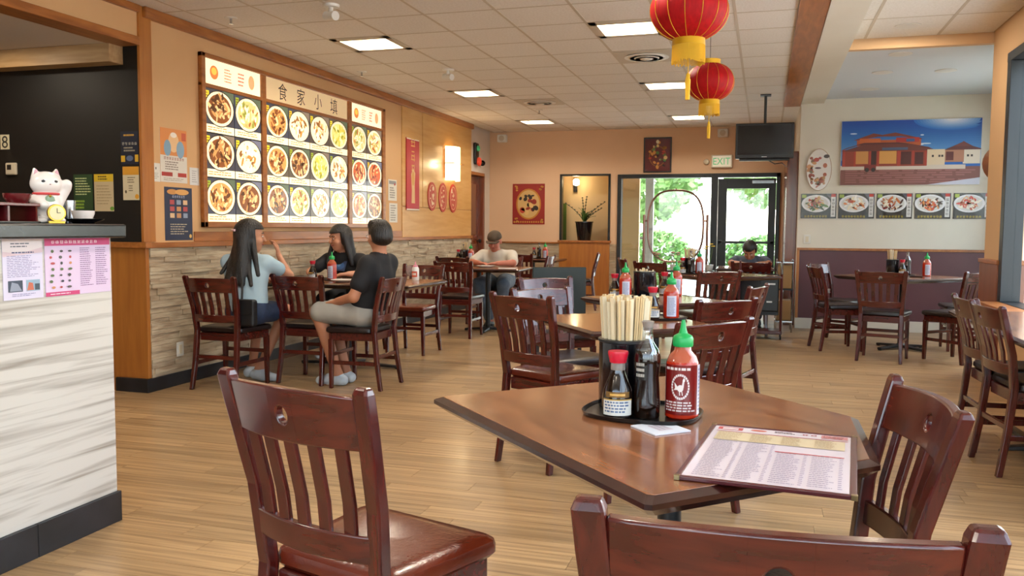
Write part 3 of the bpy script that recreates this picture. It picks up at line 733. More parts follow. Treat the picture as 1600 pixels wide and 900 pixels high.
# ================================================================== counter
ct = thing('service_counter', 'pale wood-grain service counter with thick black top', 'counter', (0, 0, 0))
CXF, CYE = -2.53, 2.81
MB().box(-3.1, CXF, -2.2, CYE, .125, 1.168).build('body', 'laminate', ct, bevel=.002)
for a, b in ((-2.2, -.9), (-.9, .35), (.35, 1.5), (1.5, 2.40), (2.40, CYE + .012)):
    bx('base_tile', -3.1, CXF + .012, a + .0012, b - .0012, 0, .125, 'slate', ct, .002)
mat('counter_black', '#15181b', .22, col2='#22282c', ns=40, coat=.2)
MB().box(-3.16, CXF + .055, -2.2, CYE + .03, 1.168, 1.222).build('countertop', 'counter_black', ct, bevel=.008)
CT = 1.2225
R5 = random.Random(5)
def sheet(pr, name, label, cat_, mw, m='print', group=None): return tag(pr.build(name, m, None, mw), label, cat_, group)
# notice and menu taped to the counter front
p = Pr(.20, .335, '#d5cfe4'); p.rect(-.1, .09, .1, .1675, '#e6d9d8'); p.poly([(-.1, .10), (-.02, .085), (.1, .12), (.1, .09), (-.1, .07)], '#dcc3c9')
p.lines(-.06, .06, .118, .15, 2, '#6a6a72', .4, R5); p.lines(-.055, .06, .085, .1, 1, '#5a5e80', .5, R5); p.lines(-.08, .085, -.045, .078, 13, '#8b83a8', .35, R5)
p.rect(-.078, -.125, -.006, -.062, '#3d4656'); p.poly([(-.07, -.12), (-.01, -.12), (-.03, -.08), (-.06, -.07)], '#8e95a6'); p.rect(.012, -.125, .082, -.062, '#8fa9bb'); p.poly([(.015, -.12), (.05, -.12), (.045, -.08), (.025, -.075)], '#c26a50'); p.rect(.055, -.12, .08, -.085, '#41505a')
p.lines(-.06, .06, -.152, -.134, 2, '#7a77a0', .35, R5)
sheet(p, 'paper_notice', 'lilac paper notice with two small photos taped to the counter', 'notice', on_wall('x+', CXF + .001, 2.383, 1.060) @ Matrix.Diagonal((.85, .64, 1, 1)))
p = Pr(.345, .315, '#d9c2dd'); p.rect(-.1725, .118, .1725, .1575, '#c43e72'); p.glyphs(-.02, .138, .02, 11, '#f2e3e8', 31)
p.rect(-.1725, -.1575, .0, -.135, '#c43e72'); p.lines(-.15, -.03, -.15, -.142, 1, '#f0dfe6', .5, R5)
p.lines(.005, .075, -.115, .108, 19, '#7c5a84', .35, R5); p.lines(.09, .16, -.115, .108, 19, '#7c5a84', .35, R5)
for i in range(7):
    for j in range(3):
        c = R5.choice(['#b04a4a', '#4d4a48', '#5a6a44', '#c98a5a', '#3c3a48']); p.ell(-.14 + j * .045 + R5.uniform(-.006, .006), .088 - i * .033, R5.uniform(.006, .012), R5.uniform(.005, .009), c, 10)
sheet(p, 'paper_menu', 'pink paper menu taped to the counter front', 'menu', on_wall('x+', CXF + .001, 2.639, 1.060) @ Matrix.Diagonal((.93, .68, 1, 1)))
# ---- things on the counter
mat('porcelain', '#e6ddd8', .22, coat=.3); mat('pink_ear', '#c79aa6', .4); mat('cat_red', '#c23a3a', .4); mat('cat_green', '#7f9a80', .4); mat('ink', '#141313', .3); mat('clock_face', '#e3d9a8', .3)
cx, cy = -2.62, 2.585
catf = thing('lucky_cat_figurine', 'white porcelain waving cat figurine with red collar on the counter', 'figurine', (cx, cy, CT), math.radians(62))
s = SDF(.0035)     # local: faces -y
s.ell((0, 0, .055), (.056, .05, .062), .02).ell((0, -.002, .088), (.046, .042, .045), .02).ell((0, -.006, .150), (.056, .047, .047), .012)
s.cap((-.033, -.002, .18), (-.038, .0, .203), .018, .006, .008).cap((.033, -.002, .18), (.038, .0, .203), .018, .006, .008)
s.cap((.045, -.01, .085), (.066, -.02, .135), .016, .018, .012).ell((.066, -.024, .15), (.019, .021, .019), .008)
s.cap((-.045, -.01, .09), (-.030, -.048, .07), .017, .015, .012).ell((-.024, -.052, .068), (.016, .014, .014), .006)
s.ell((-.032, -.045, .012), (.02, .025, .013), .01).ell((.032, -.045, .012), (.02, .025, .013), .01)
s.cut(lambda X, Y, Z: -Z); s.build('body', 'porcelain', catf)
for sx in (-1, 1):
    MB().lathe([(0, 0), (.010, .002), (.006, .018), (0, .024)], 12, sx=.9, sy=.3).build('inner_ear', 'pink_ear', catf, True, loc=(sx * .036, -.0135, .181))
    MB().lathe([(0, -.006), (.006, -.003), (.007, 0), (.006, .003), (0, .006)], 14, sx=1.1, sy=.6).build('eye', 'ink', catf, True, loc=(sx * .021, -.0475, .158))
MB().lathe([(0, -.003), (.004, 0), (0, .003)], 10).build('nose', 'pink_ear', catf, True, loc=(0, -.0535, .147))
MB().tube([(.043 * math.cos(a), -.004 + .04 * math.sin(a), .112) for a in [i * math.pi / 12 for i in range(24)]], .005, 8, True).build('collar', 'cat_red', catf, True)
MB().lathe([(.012, .0), (.02, .012), (.016, .026), (.004, .034)][::-1], 14, sy=.45).build('bib', 'cat_green', catf, True, loc=(.0, -.042, .074))
MB().lathe([(0, -.006), (.006, 0), (0, .006)], 12).build('bell', 'gold', catf, True, loc=(0, -.049, .103))
k = thing('desk_clock', 'small round gold clock at the feet of the cat figurine', 'clock', (cx + .078, cy - .035, CT), math.radians(62))
MB().lathe([(.0, 0), (.031, 0), (.033, .004), (.031, .014), (0, .014)], 28).build('case', 'gold', k, True).matrix_local = Matrix.Translation((0, 0, .04)) @ Matrix.Rotation(math.pi / 2, 4, 'X')
MB().lathe([(0, 0), (.026, 0), (.026, .0015), (0, .0015)], 24).build('dial', 'clock_face', k).matrix_local = Matrix.Translation((0, -.0145, .04)) @ Matrix.Rotation(math.pi / 2, 4, 'X')
MB().box(-.001, .001, -.0175, -.0165, .04, .057).box(-.001, .012, -.0175, -.0165, .039, .041).build('hands', 'ink', k)
MB().box(-.028, .028, -.014, .004, 0, .01).build('foot', 'gold', k, bevel=.002)
# red-rimmed tray with odds and ends
t = thing('serving_caddy', 'dark red open caddy holding a steel cup near the cat figurine', 'caddy', (-2.66, 2.40, CT), 0)
MB().box(-.1, .09, -.13, .11, 0, .008).build('tray', 'ink', t, bevel=.003)
mat('lacquer', '#5c1216', .25, coat=.3)
MB().box(-.1, .09, -.13, .11, .062, .074).build('rim', 'lacquer', t, bevel=.003)
for y in (-.12, -.02, .1): MB().box(-.09, .08, y - .004, y + .004, .008, .062).build('divider', 'lacquer', t)
tag(MB().lathe([(.018, 0), (.024, .004), (.026, .05), (.022, .05), (.02, .006), (0, .006)], 18).build('tea_cup', 'chrome', None, True, loc=(-2.63, 2.335, CT + .0085)), 'small steel cup inside the dark red caddy', 'cup')
tag(MB().lathe([(0, 0), (.032, 0), (.045, .02), (.047, .034), (.043, .034), (.03, .006), (0, .006)], 20).build('bowl', 'lacquer', None, True, loc=(-2.62, 2.455, CT + .0745)), 'dark red lacquer bowl on the caddy rim', 'bowl')
# tumblers, bowl and plate
glass_mat('clear_glass', (.9, .93, .95), .22)
pl_ = tag(MB().lathe([(0, 0), (.055, 0), (.06, .006), (.10, .016), (.104, .02), (.1, .021), (.058, .01), (0, .008)], 30).build('plate', 'black_gloss', None, True, loc=(-2.66, 2.815 - .09, CT)), 'black plate at the end of the counter', 'plate')
pl_.location = (-2.61, 2.755, CT); pl_.scale = (.75, .75, 1)
tag(MB().lathe([(.02, 0), (.024, .003), (.029, .085), (.027, .085), (.022, .006), (0, .005)], 20).build('drinking_glass', 'clear_glass', None, True, loc=(-2.725, 2.735, CT)), 'clear drinking glass standing behind the black plate', 'glass')
tag(MB().lathe([(.02, 0), (.024, .003), (.031, .095), (.029, .095), (.022, .006), (0, .005)], 20).build('drinking_glass', 'chrome', None, True, loc=(-2.73, 2.80, CT)), 'shiny steel tumbler beside the clear drinking glass', 'glass')
tag(MB().lathe([(0, 0), (.03, 0), (.042, .03), (.043, .042), (.040, .042), (.028, .006), (0, .006)], 24).build('bowl', 'porcelain', None, True, loc=(-2.61, 2.755, CT + .0105)), 'white bowl on the black plate', 'bowl')
# two cards pinned to the black wall behind the counter
p = Pr(.17, .27, '#2f4a2c'); p.lines(-.07, .07, -.02, .115, 7, '#cdd49a', .4, R5); p.lines(-.07, .04, -.12, -.05, 3, '#8fb040', .6, R5)
CARD_A = p
p = Pr(.17, .27, '#cbb691'); p.rect(-.085, .08, .085, .135, '#d9b62c'); p.lines(-.05, .05, .09, .125, 2, '#4a4020', .5, R5); p.lines(-.065, .07, -.09, .06, 7, '#9a8560', .25, R5); p.ell(.07, -.115, .018, .015, '#6a9a35', 10)
CARD_B = p
sheet(CARD_A, 'wall_card', 'dark green card on the black wall above the drinking glasses', 'sign', on_wall('y-', 5.0855, -4.81, 1.452))
sheet(CARD_B, 'wall_card', 'cream card with yellow heading on the black wall beside the green card', 'sign', on_wall('y-', 5.0855, -4.625, 1.452))
# pink figure at the counter's left part
t = thing('paper_fan', 'white and pink folded paper ornament on the counter', 'ornament', (-2.86, 2.44, CT), math.radians(40))
mat('pink_paper', '#d98a9a', .6)
MB().box(-.075, .03, -.004, .004, 0, .15).build('sheet', 'porcelain', t, bevel=.003)
MB().prism([(-.03, -.012), (.03, -.012), (.03, .0), (-.03, .0)], 0, .12).build('fold', 'pink_paper', t, bevel=.004)
# ---- on the black wall
p = Pr(.085, .11, '#d8cfae'); p.text('8', 0, 0, .13, '#1c1a16'); sheet(p, 'number_sign', 'cream number sign reading 8 on the black wall', 'sign', on_wall('y-', 5.0855, -5.525, 1.838))
t = thing('thermostat', 'cream thermostat with dark display on the black wall', 'thermostat', (-5.46, 5.0855, 1.635))
MB().box(-.05, .05, -.022, 0, -.045, .045).build('case', 'cream_plastic', t, bevel=.008); MB().box(-.03, .008, -.024, -.02, -.008, .03).build('display', 'ink', t)
p = Pr(.15, .235, '#1c2236'); p.lines(-.05, .05, .08, .1, 1, '#d0a040', .6, R5); p.glyphs(0, .03, .024, 5, '#cfcabb', 32); p.lines(-.05, .05, -.03, .01, 2, '#a9a08a', .5, R5)
p.rect(-.075, -.1, -.04, -.055, '#d8a92c'); p.rect(.045, -.1, .075, -.05, '#d8a92c'); p.ell(0, -.075, .03, .02, '#5a6a8a', 14)
sheet(p, 'wall_poster', 'dark blue poster with yellow corners on the black wall', 'poster', on_wall('y-', 5.0855, -4.39, 1.772))
p = Pr(.14, .24, '#d8c9a8'); p.rect(-.07, .06, .07, .12, '#d99a32'); p.lines(-.03, .04, .0, .05, 3, '#6a5a40', .4, R5); p.lines(-.02, .02, -.06, -.01, 3, '#6a5a40', .4, R5); p.ell(.05, -.095, .018, .018, '#e0a030', 12); p.ell(-.045, -.06, .008, .012, '#54462f', 10)
sheet(p, 'wall_poster', 'cream poster with orange heading below the dark blue poster', 'poster', on_wall('y-', 5.0855, -4.385, 1.518))
# kitchen ceiling
t = thing('dome_camera', 'white dome camera with black eye on the ceiling behind the counter', 'camera', (-5.50, 4.86, 2.49))
MB().lathe([(0, -.05), (.045, -.045), (.06, -.02), (.06, 0)], 22).build('housing', 'white_plastic', t, True); MB().lathe([(0, -.085), (.022, -.079), (.036, -.062), (.038, -.045), (0, -.04)], 20).build('lens_dome', 'black_gloss', t, True)
t = thing('downlight', 'small round downlight glowing on the ceiling behind the counter', 'lamp', (-5.27, 4.52, 2.49))
MB().lathe([(.06, -.006), (.085, -.004), (.085, 0), (.06, 0)], 24).build('ring', 'white_plastic', t, True); MB().lathe([(0, -.003), (.06, -.003), (.06, 0), (0, 0)], 24).build('bulb', 'down_glow', t)
d = bpy.data.lights.new('lamp_light', 'AREA'); d.size = .12; d.energy = 9; d.color = (1, .85, .65); l = bpy.data.objects.new('lamp_light', d); COL.objects.link(l); l.parent = t; l.location = (0, 0, -.012)
# ---- posters on the left wall by the counter
WX = XL + .0005
p = Pr(.30, .40, '#d9d2c6'); p.rect(-.15, .0, .15, .2, '#d98a4a'); p.ell(0, .10, .06, .075, '#e9c08e'); p.ell(-.07, .055, .04, .06, '#7fa0b8'); p.ell(.075, .05, .045, .065, '#86a6bd'); p.ell(0, .155, .035, .02, '#f0e6da'); p.rect(.09, .12, .14, .18, '#c45a3a')
p.glyphs(0, -.022, .026, 8, '#8e2f2a', 33); p.lines(-.1, .08, -.11, -.04, 4, '#7a6a60', .4, R5); p.rect(-.14, -.155, -.02, -.125, '#a8382f'); p.rect(.04, -.155, .14, -.125, '#a8382f'); p.lines(-.12, .12, -.19, -.165, 2, '#8a7a6a', .3, R5)
sheet(p, 'wall_poster', 'orange and white drinks poster on the tan wall', 'poster', on_wall('x+', WX, 5.425, 1.74))
p = Pr(.315, .40, '#232c46'); p.ell(-.07, .165, .06, .02, '#c58a4a'); p.ell(.04, .165, .08, .022, '#d8a05a'); p.glyphs(0, .13, .022, 6, '#aebbd8', 34)
for i in range(3):
    for j in range(3): c = R5.choice(['#c08a5a', '#d9b48a', '#b04a4a', '#8a9ab0']); p.rect(-.1 + i * .075, .07 - j * .05, -.05 + i * .075, .105 - j * .05, c)
p.lines(-.1, .12, -.16, -.07, 5, '#c0b49a', .35, R5); p.ell(.13, -.17, .015, .015, '#d9b060', 12)
sheet(p, 'wall_poster', 'dark blue poster of small dishes below the drinks poster', 'poster', on_wall('x+', WX, 5.468, 1.305))
p = Pr(.09, .135, '#dcd8ce'); p.lines(-.03, .03, -.05, .0, 4, '#8a857a', .3, R5); p.ell(0, .03, .006, .01, '#5a4a40', 8)
sheet(p, 'paper_slip', 'small white slip on the counter side of the drinks poster', 'notice', on_wall('x+', WX, 5.225, 1.605))
p = Pr(.11, .135, '#d5d4d2'); p.lines(-.03, .03, -.05, .05, 6, '#8a8a8a', .3, R5)
sheet(p, 'paper_slip', 'small white slip between the drinks poster and the lit menu board', 'notice', on_wall('x+', WX, 5.66, 1.60))
t = thing('wall_socket', 'white wall socket in the stone wainscot', 'socket', (XL + .022, 5.42, .275))
MB().box(0, .006, -.04, .04, -.055, .055).build('plate', 'white_plastic', t, bevel=.003); MB().box(.005, .012, -.017, .017, -.035, .035).build('outlet', 'cream_plastic', t, bevel=.002)
# ---- the lit menu board
mb_ = thing('menu_board', 'wood-framed backlit menu board full of dish photos', 'menu board', (XL, 0, 0))
yL, yR, z0, z1 = 5.73, 9.07, 1.205, 2.575
cols = [(5.775, 6.165), (6.175, 6.555), (6.63, 7.0), (7.01, 7.385), (7.395, 7.77), (7.78, 8.165), (8.25, 8.615), (8.625, 9.0)]
rows = [(1.25, 1.60), (1.61, 1.955), (1.965, 2.31)]
fr = MB().box(0, .04, yL, yR, z0, z0 + .045).box(0, .04, yL, yL + .045, z0, z1).box(0, .04, yR - .07, yR, z0, z1).box(0, .04, yL, yR, z1 - .035, z1)
fr.box(0, .037, 6.56, 6.625, z0, z1).box(0, .037, 8.17, 8.245, z0, z1).box(0, .035, yL, yR, 2.312, 2.342); fr.build('frame', 'oak', mb_, bevel=.004)
MB().box(0, .012, yL + .02, yR - .02, z0 + .02, z1 - .02).build('backing', 'ink', mb_)
FOODS = [['#c98f4e', '#e3c58e', '#8a4a22', '#5a3214'], ['#e9dcb8', '#d9b878', '#b8803e', '#f6ecd0', '#8a5a2a'], ['#c9b070', '#8a8a3a', '#9a5a28', '#e6d8a0', '#efe4c0'], ['#b5542a', '#d98a4e', '#e8c890', '#7a2c14'], ['#e3cf7a', '#c9b84a', '#efe2a8', '#8a8a2a'], ['#7a4420', '#4a2a14', '#b88a50', '#d8b880']]
def dish(pr, x, y, rx, ry, pal, rr, rim='#e6d8b6', inner=None, n=60):
    pr.ell(x, y, rx * 1.06, ry * 1.06, '#2a221c', 28); pr.ell(x, y, rx, ry, rim, 28); pr.ell(x, y, rx * .84, ry * .84, inner or pal[0], 26)
    pr.lay += 1
    for i in range(n):
        a = rr.uniform(0, 6.283); q = math.sqrt(rr.uniform(0, 1)) * .70; pr.ell(x + q * rx * math.cos(a), y + q * ry * math.sin(a), rx * rr.uniform(.1, .26), ry * rr.uniform(.06, .14), rr.choice(pal), 7, i % 6 == 0, rr.uniform(0, 3))
rr = random.Random(11)
for ci, (a, b) in enumerate(cols):
    for ri, (c, e) in enumerate(rows):
        w, h = b - a, e - c; p = Pr(w, h, rr.choice(['#4a4038', '#3c3a40', '#54483a', '#3a3c48']), .006)
        p.rect(-w / 2, -h / 2, w / 2, -h / 2 + .062, '#efe2bd'); p.lines(-w * .4, w * .42, -h / 2 + .012, -h / 2 + .05, 2, '#b08850', .45, rr)
        p.rect(-w * .46, h * .22, -w * .34, h * .44, rr.choice(['#d9c22a', '#c9a82a', '#8a9a2a'])); p.lines(-w * .45, -w * .35, h * .24, h * .42, 3, '#6a4a10', .4, rr)
        p.poly([(w * .1, h * .5), (w * .5, h * .5), (w * .5, h * .25)], rr.choice(['#6a6a78', '#7a6a5a', '#55604a']))
        dish(p, .004, .024, w * .47, h * .40, rr.choice(FOODS), rr)
        p.build('dish_photo', 'print_lit', mb_, Matrix.Translation((.014, (a + b) / 2, (c + e) / 2)) @ on_wall('x+', 0, 0, 0))
for (a, b), kind in (((5.775, 6.555), 0), ((6.63, 8.165), 1), ((8.25, 9.0), 0)):
    w, h = b - a, 2.54 - 2.345; p = Pr(w, h, '#f3e3c0' if kind == 0 else '#dcbf92', .006)
    if kind:
        for q, chh in enumerate('食家小填'): p.text(chh, (q - 1.5) * .32, 0, .165, '#17110c', sx=.95)
    else:
        p.ell(-w * .33, 0, .055, .055, '#c8743a', 18); p.ell(-w * .33, .01, .035, .03, '#e0b04a', 14); p.ell(w * .33, 0, .045, .06, '#d89a6a', 18); p.lines(-w * .16, -w * .02, -.06, .06, 5, '#b06a4a', .4, rr); p.lines(w * .08, w * .2, -.06, .06, 4, '#b85a4a', .45, rr)
    p.build('header_panel', 'print_lit_soft' if kind else 'print_lit', mb_, Matrix.Translation((.014, (a + b) / 2, 2.4425)) @ on_wall('x+', 0, 0, 0))
# ---- further along the left wall
p = Pr(.24, .25, '#d9d3c4'); p.rect(-.1, .07, .1, .11, '#8a8a8a'); p.ell(.06, .07, .02, .015, '#b02a2a', 12); p.lines(-.08, .08, -.1, .04, 5, '#7d7a72', .5, R5)
sheet(p, 'wall_calendar', 'white calendar sheet with red mark beside the menu board', 'calendar', on_wall('x+', WX, 9.34, 1.655))
p = Pr(.23, .23, '#d7d2c6'); p.lines(-.08, .08, -.1, .1, 7, '#85827a', .45, R5)
sheet(p, 'wall_calendar', 'plain white sheet below the calendar sheet', 'calendar', on_wall('x+', WX, 9.36, 1.385))
VX = XL + .0125
p = Pr(.40, .89, '#a8202a', .012); p.rect(-.2, .43, .2, .445, '#e6dcc8'); p.rect(-.2, -.445, .2, -.43, '#e6dcc8'); p.rect(-.19, -.42, .19, .42, '#b4222c')
p.glyphs(0, .23, .15, 3, '#d8a860', 35, True)
p.poly([(-.05, -.36), (.06, -.36), (.05, -.12), (.07, .02), (0, .08), (-.06, .0), (-.04, -.2)], '#d8b07a'); p.ell(0, -.05, .04, .09, '#c9964a', 16)
sheet(p, 'wall_scroll', 'tall red hanging scroll with gold characters on the veneer wall', 'scroll', on_wall('x+', VX, 9.905, 1.875))
t = thing('wall_sconce', 'rectangular paper-shade wall sconce glowing warm', 'lamp', (VX, 11.2, 2.1))
MB().box(0, .02, -.18, .18, -.2, .2).build('back_plate', 'oak', t)
prof = [(-.20, .0), (-.17, .07), (-.09, .115), (0, .13), (.09, .115), (.17, .07), (.20, 0)]
MB().add([(x + .02, y, z) for z in (-.235, -.002) for y, x in prof] + [(x + .02, y, z) for z in (.002, .235) for y, x in prof],
         [(j, j + 1, j + 8, j + 7) for j in range(6)] + [(14 + j, 15 + j, 22 + j, 21 + j) for j in range(6)]).build('shade', 'sconce_shade', t)
MB().box(.02, .155, -.2, .2, -.004, .004).build('shade_band', 'oak', t)
d = bpy.data.lights.new('lamp_light', 'POINT'); d.energy = 7; d.color = (1, .78, .45); d.shadow_soft_size = .06; l = bpy.data.objects.new('lamp_light', d); COL.objects.link(l); l.parent = t; l.location = (.22, 0, .0)
def ellipse_pts(rx, ry, n=28, lobes=0): return [((rx * (1 - (.05 * math.cos(lobes * a) if lobes else 0))) * math.cos(a), ry * math.sin(a)) for a in [2 * math.pi * i / n for i in range(n)]]
for i, (y, h, what) in enumerate(((10.555, .19, 'with a dragon'), (10.95, .20, 'with a swirl'), (11.35, .20, 'with a pointed tip'))):
    p = Pr(.3, .4, '#b8473a', .01, ellipse_pts(.15, h))
    p.ring(0, 0, .15, h, .022, '#b8332c'); p.ring(0, 0, .118, h - .035, .01, '#e0b48a')
    for q in range(16): p.ell(R5.uniform(-.07, .07), R5.uniform(-.12, .12), R5.uniform(.012, .03), R5.uniform(.01, .03), R5.choice(['#d9b890', '#c98a68', '#e4cfae', '#b5483a']), 9, q % 4 == 0)
    sheet(p, 'oval_ornament', 'red oval wall ornament %s under the sconce' % what, 'ornament', on_wall('x+', VX, y, 1.625), group='red oval wall ornaments')
t = thing('wall_signal', 'dark wall signal with green and red lights over the wooden door', 'sign', (XF, 12.57, 2.34))
MB().box(0, .05, -.10, .06, -.15, .19).build('case', 'black_plastic', t, bevel=.03)
mat('signal_green', '#3f9a62', .4, emit=.4); mat('signal_red', '#d0442c', .4, emit=.4)
MB().lathe([(0, 0), (.05, 0), (.045, .025), (0, .035)], 18, sx=.9).build('green_light', 'signal_green', t, True).matrix_local = Matrix.Translation((.05, -.02, .10)) @ Matrix.Rotation(math.pi / 2, 4, 'Y')
MB().lathe([(0, 0), (.07, 0), (.06, .03), (0, .05)], 18).build('red_light', 'signal_red', t, True).matrix_local = Matrix.Translation((.05, .02, -.10)) @ Matrix.Rotation(math.pi / 2, 4, 'Y')
MB().tube([(.03, .06, -.12), (.05, .2, -.11)], .02, 10).tube([(.05, .2, -.11), (.05, .22, -.11)], .045, 14).build('arm', 'black_plastic', t, True)
# ---- back wall
p = Pr(.54, .655, '#8e1e1a', .006); p.ring(0, 0, .21, .25, .03, '#b8792a'); p.ell(0, 0, .185, .225, '#c9a468', 26)
for q in range(22): p.ell(R5.uniform(-.14, .14), R5.uniform(-.17, .17), R5.uniform(.02, .05), R5.uniform(.015, .05), R5.choice(['#241a14', '#b0392a', '#d8b070', '#2a201a', '#8a2a1e']), 9, q % 4 == 0, R5.uniform(0, 3))
for sx in (-1, 1):
    for sy in (-1, 1):
        for q in range(4): p.ell(sx * R5.uniform(.17, .24), sy * R5.uniform(.22, .3), .02, .015, '#c08a3a', 8, q == 0)
for q in range(14): p.ell(-.24 + q * .037, -.29, .012, .015, '#c9963f', 7, q == 0)
sheet(p, 'papercut_poster', 'square red papercut poster with a round figure scene', 'poster', on_wall('y-', YB - .001, -3.69, 1.60))
t = thing('framed_picture', 'dark framed red and gold picture above the shop window', 'picture', (-1.622, YB, 2.355))
MB().box(-.215, .215, -.02, -.002, -.27, .27).build('frame', 'ink', t, bevel=.004)
p = Pr(.385, .495, '#5a1210'); p.ring(0, -.02, .13, .16, .012, '#8a5a20')
for q in range(30): p.ell(R5.uniform(-.14, .14), R5.uniform(-.2, .2), R5.uniform(.012, .035), R5.uniform(.01, .03), R5.choice(['#c98a3a', '#d8b878', '#18120e', '#b03a22', '#5a7a3a']), 8, q % 5 == 0, R5.uniform(0, 3))
p.ell(0, .2, .025, .03, '#d8c8a0', 12); p.build('print', 'print_gloss', t, on_wall('y-', -.0205, 0, 0))
t = thing('exit_sign', 'lit green EXIT sign above the glass door', 'sign', (-.652, YB, 2.24))
MB().box(-.155, .155, -.05, 0, -.095, .095).build('case', 'cream_plastic', t, bevel=.006)
mat('exit_green', '#7ad08a', .4, emit=1.6, ecol='#9df0a8')
p = Pr(.27, .16, '#cfc8b4'); p.text('EXIT', 0, 0, .15, '#58b070', sx=.85); p.build('face', 'print_lit_soft', t, on_wall('y-', -.0505, 0, 0))
for x, z, nm_, lb in ((-.645, 2.66, 'wall_speaker', 'white wall speaker near the ceiling above the EXIT sign'), (-4.13, 2.66, 'wall_speaker', 'white wall speaker in the far corner near the ceiling')):
    t = thing(nm_, lb, 'speaker', (x, YB, z)); MB().box(-.075, .075, -.1, 0, -.06, .06).build('case', 'white_plastic', t, bevel=.012); MB().lathe([(0, 0), (.045, 0), (.045, .004), (0, .006)], 18).build('grille', 'grid_metal', t).matrix_local = Matrix.Translation((0, -.1, 0)) @ Matrix.Rotation(math.pi / 2, 4, 'X')
t = thing('emergency_lamp', 'small round emergency lamp beside the EXIT sign', 'lamp', (-.88, YB, 2.235))
MB().lathe([(0, .05), (.035, .04), (.045, .02), (.045, 0), (0, 0)], 18).build('head', 'cream_plastic', t, True).matrix_local = Matrix.Rotation(math.pi / 2, 4, 'X')
# plant in the inner window
t = thing('potted_plant', 'black pot with strappy green plant in the inner window', 'plant', (-2.78, YB + .06, 1.021))
MB().lathe([(0, 0), (.10, 0), (.105, .01), (.14, .28), (.15, .285), (.15, .30), (.135, .30), (.13, .27), (0, .27)], 26).build('pot', 'black_gloss', t, True)
mat('leaf', '#3d5a2a', .45, col2='#5a7a38', ns=6); mat('leaf_dark', '#26331e', .5)
for i in range(16):
    a = R5.uniform(0, 6.28); r = R5.uniform(.08, .24); h = R5.uniform(.2, .42); dx, dy = math.cos(a), math.sin(a) * .5; w = R5.uniform(.03, .045); pts = []
    for q in range(7):
        f = q / 6; x = dx * r * f * (.4 + .6 * f); y = dy * r * f; z = .26 + h * (f - .35 * f * f * f); ww = w * math.sin(math.pi * min(.97, .12 + f * .88)); pts += [(x - dy * ww, y + dx * ww - .0, z), (x, y, z - .006), (x + dy * ww, y - dx * ww, z)]
    MB().add(pts, [(q * 3 + k, q * 3 + k + 1, q * 3 + k + 4, q * 3 + k + 3) for q in range(6) for k in (0, 1)]).build('leaf', 'leaf', t, True)
for sx, h, r in ((1, .42, .33), (1, .30, .28), (-1, .40, .3), (-.3, .5, .1), (.3, .52, .14)):
    path = [(sx * r * f ** 1.4, -.02 * f, .26 + h * (f - .18 * f * f)) for f in [i / 8 for i in range(9)]]; m2 = MB().tube(path, .005, 6)
    for q in range(3, 9): x, y, z = path[q]; m2.lathe([(0, -.008), (.014, 0), (0, .012)], 7, (x, y, z + .008), 1.4, .8)
    m2.build('flower_stem', 'leaf_dark', t, True)
t = thing('wall_lamp', 'glowing wall lamp seen through the inner window', 'lamp', (-3.0, 13.69, 1.93))
MB().box(-.03, .03, -.03, 0, -.12, .1).build('bracket', 'ink', t); MB().lathe([(0, -.06), (.05, -.04), (.055, .03), (.03, .06), (0, .06)], 18).build('shade', 'lamp_glow', t, True, loc=(.03, -.09, .03))
d = bpy.data.lights.new('lamp_light', 'POINT'); d.energy = 5; d.color = (1, .8, .45); d.shadow_soft_size = .05; l = bpy.data.objects.new('lamp_light', d); COL.objects.link(l); l.parent = t; l.location = (.05, -.2, .03)
# ---- television
t = thing('television', 'black flat television hung from the ceiling by the entrance', 'television', (-.03, 10.3, 2.235))
MB().box(-.325, .325, -.04, .04, -.20, .205).build('casing', 'black_plastic', t, bevel=.01); MB().box(-.30, .295, -.043, -.039, -.155, .18).build('screen', 'tv_screen', t)
MB().box(-.28, .28, -.03, .035, -.225, -.2).build('speaker_bar', 'black_plastic', t, bevel=.008); MB().box(-.03, .03, -.0425, -.039, -.185, -.178).build('badge', 'chrome', t)
MB().tube([(0, 0, .2), (0, 0, .53)], .016, 10).box(-.06, .06, -.06, .06, .515, .53).build('ceiling_mount', 'black_iron', t)
MB().tube([(.05, .03, -.22), (.12, .03, -.26), (.2, .03, -.25), (.26, .03, -.3), (.27, .03, -.22)], .006, 6).build('cable', 'black_plastic', t, True)
# ---- right-hand wall
t = thing('photo_canvas', 'large canvas photo of a red temple under blue sky', 'picture', (1.61, 11.0, 2.135))
w, h = 1.51, .76; p = Pr(w, h, '#1d5fb0', .03)
for i in range(18): f_ = i / 17; p.rect(-w / 2, h / 2 - (i + 1) * .026, w / 2, h / 2 - i * .026, (.08 + .34 * f_ ** 1.5, .27 + .34 * f_, .62 + .18 * f_), i == 0)
for q in range(12): p.poly([(.45 + (.42 - q * .032) * math.cos(a_), h / 2 + (.13 - q * .0095) * math.sin(a_)) for a_ in [math.pi + math.pi * i / 18 for i in range(19)] if .45 + (.42 - q * .032) * math.cos(a_) < w / 2], (.16 + .065 * q, .42 + .042 * q, .74 + .017 * q))
for x, y, rx in ((.17, .1, .06), (.12, .09, .03), (-.62, .23, .04), (.13, .2, .02)): p.ell(x, y, rx, .008, '#c9dcec', 12)
p.rect(-w / 2, -h / 2, w / 2, -.17, '#7a4a42'); p.rect(-w / 2, -.2, .6, -.15, '#cfc0b2'); p.lines(-.7, .75, -.36, -.2, 6, '#94605a', .6, R5); p.poly([(.2, -h / 2), (w / 2, -h / 2), (w / 2, -.30)], '#c3c4d2')
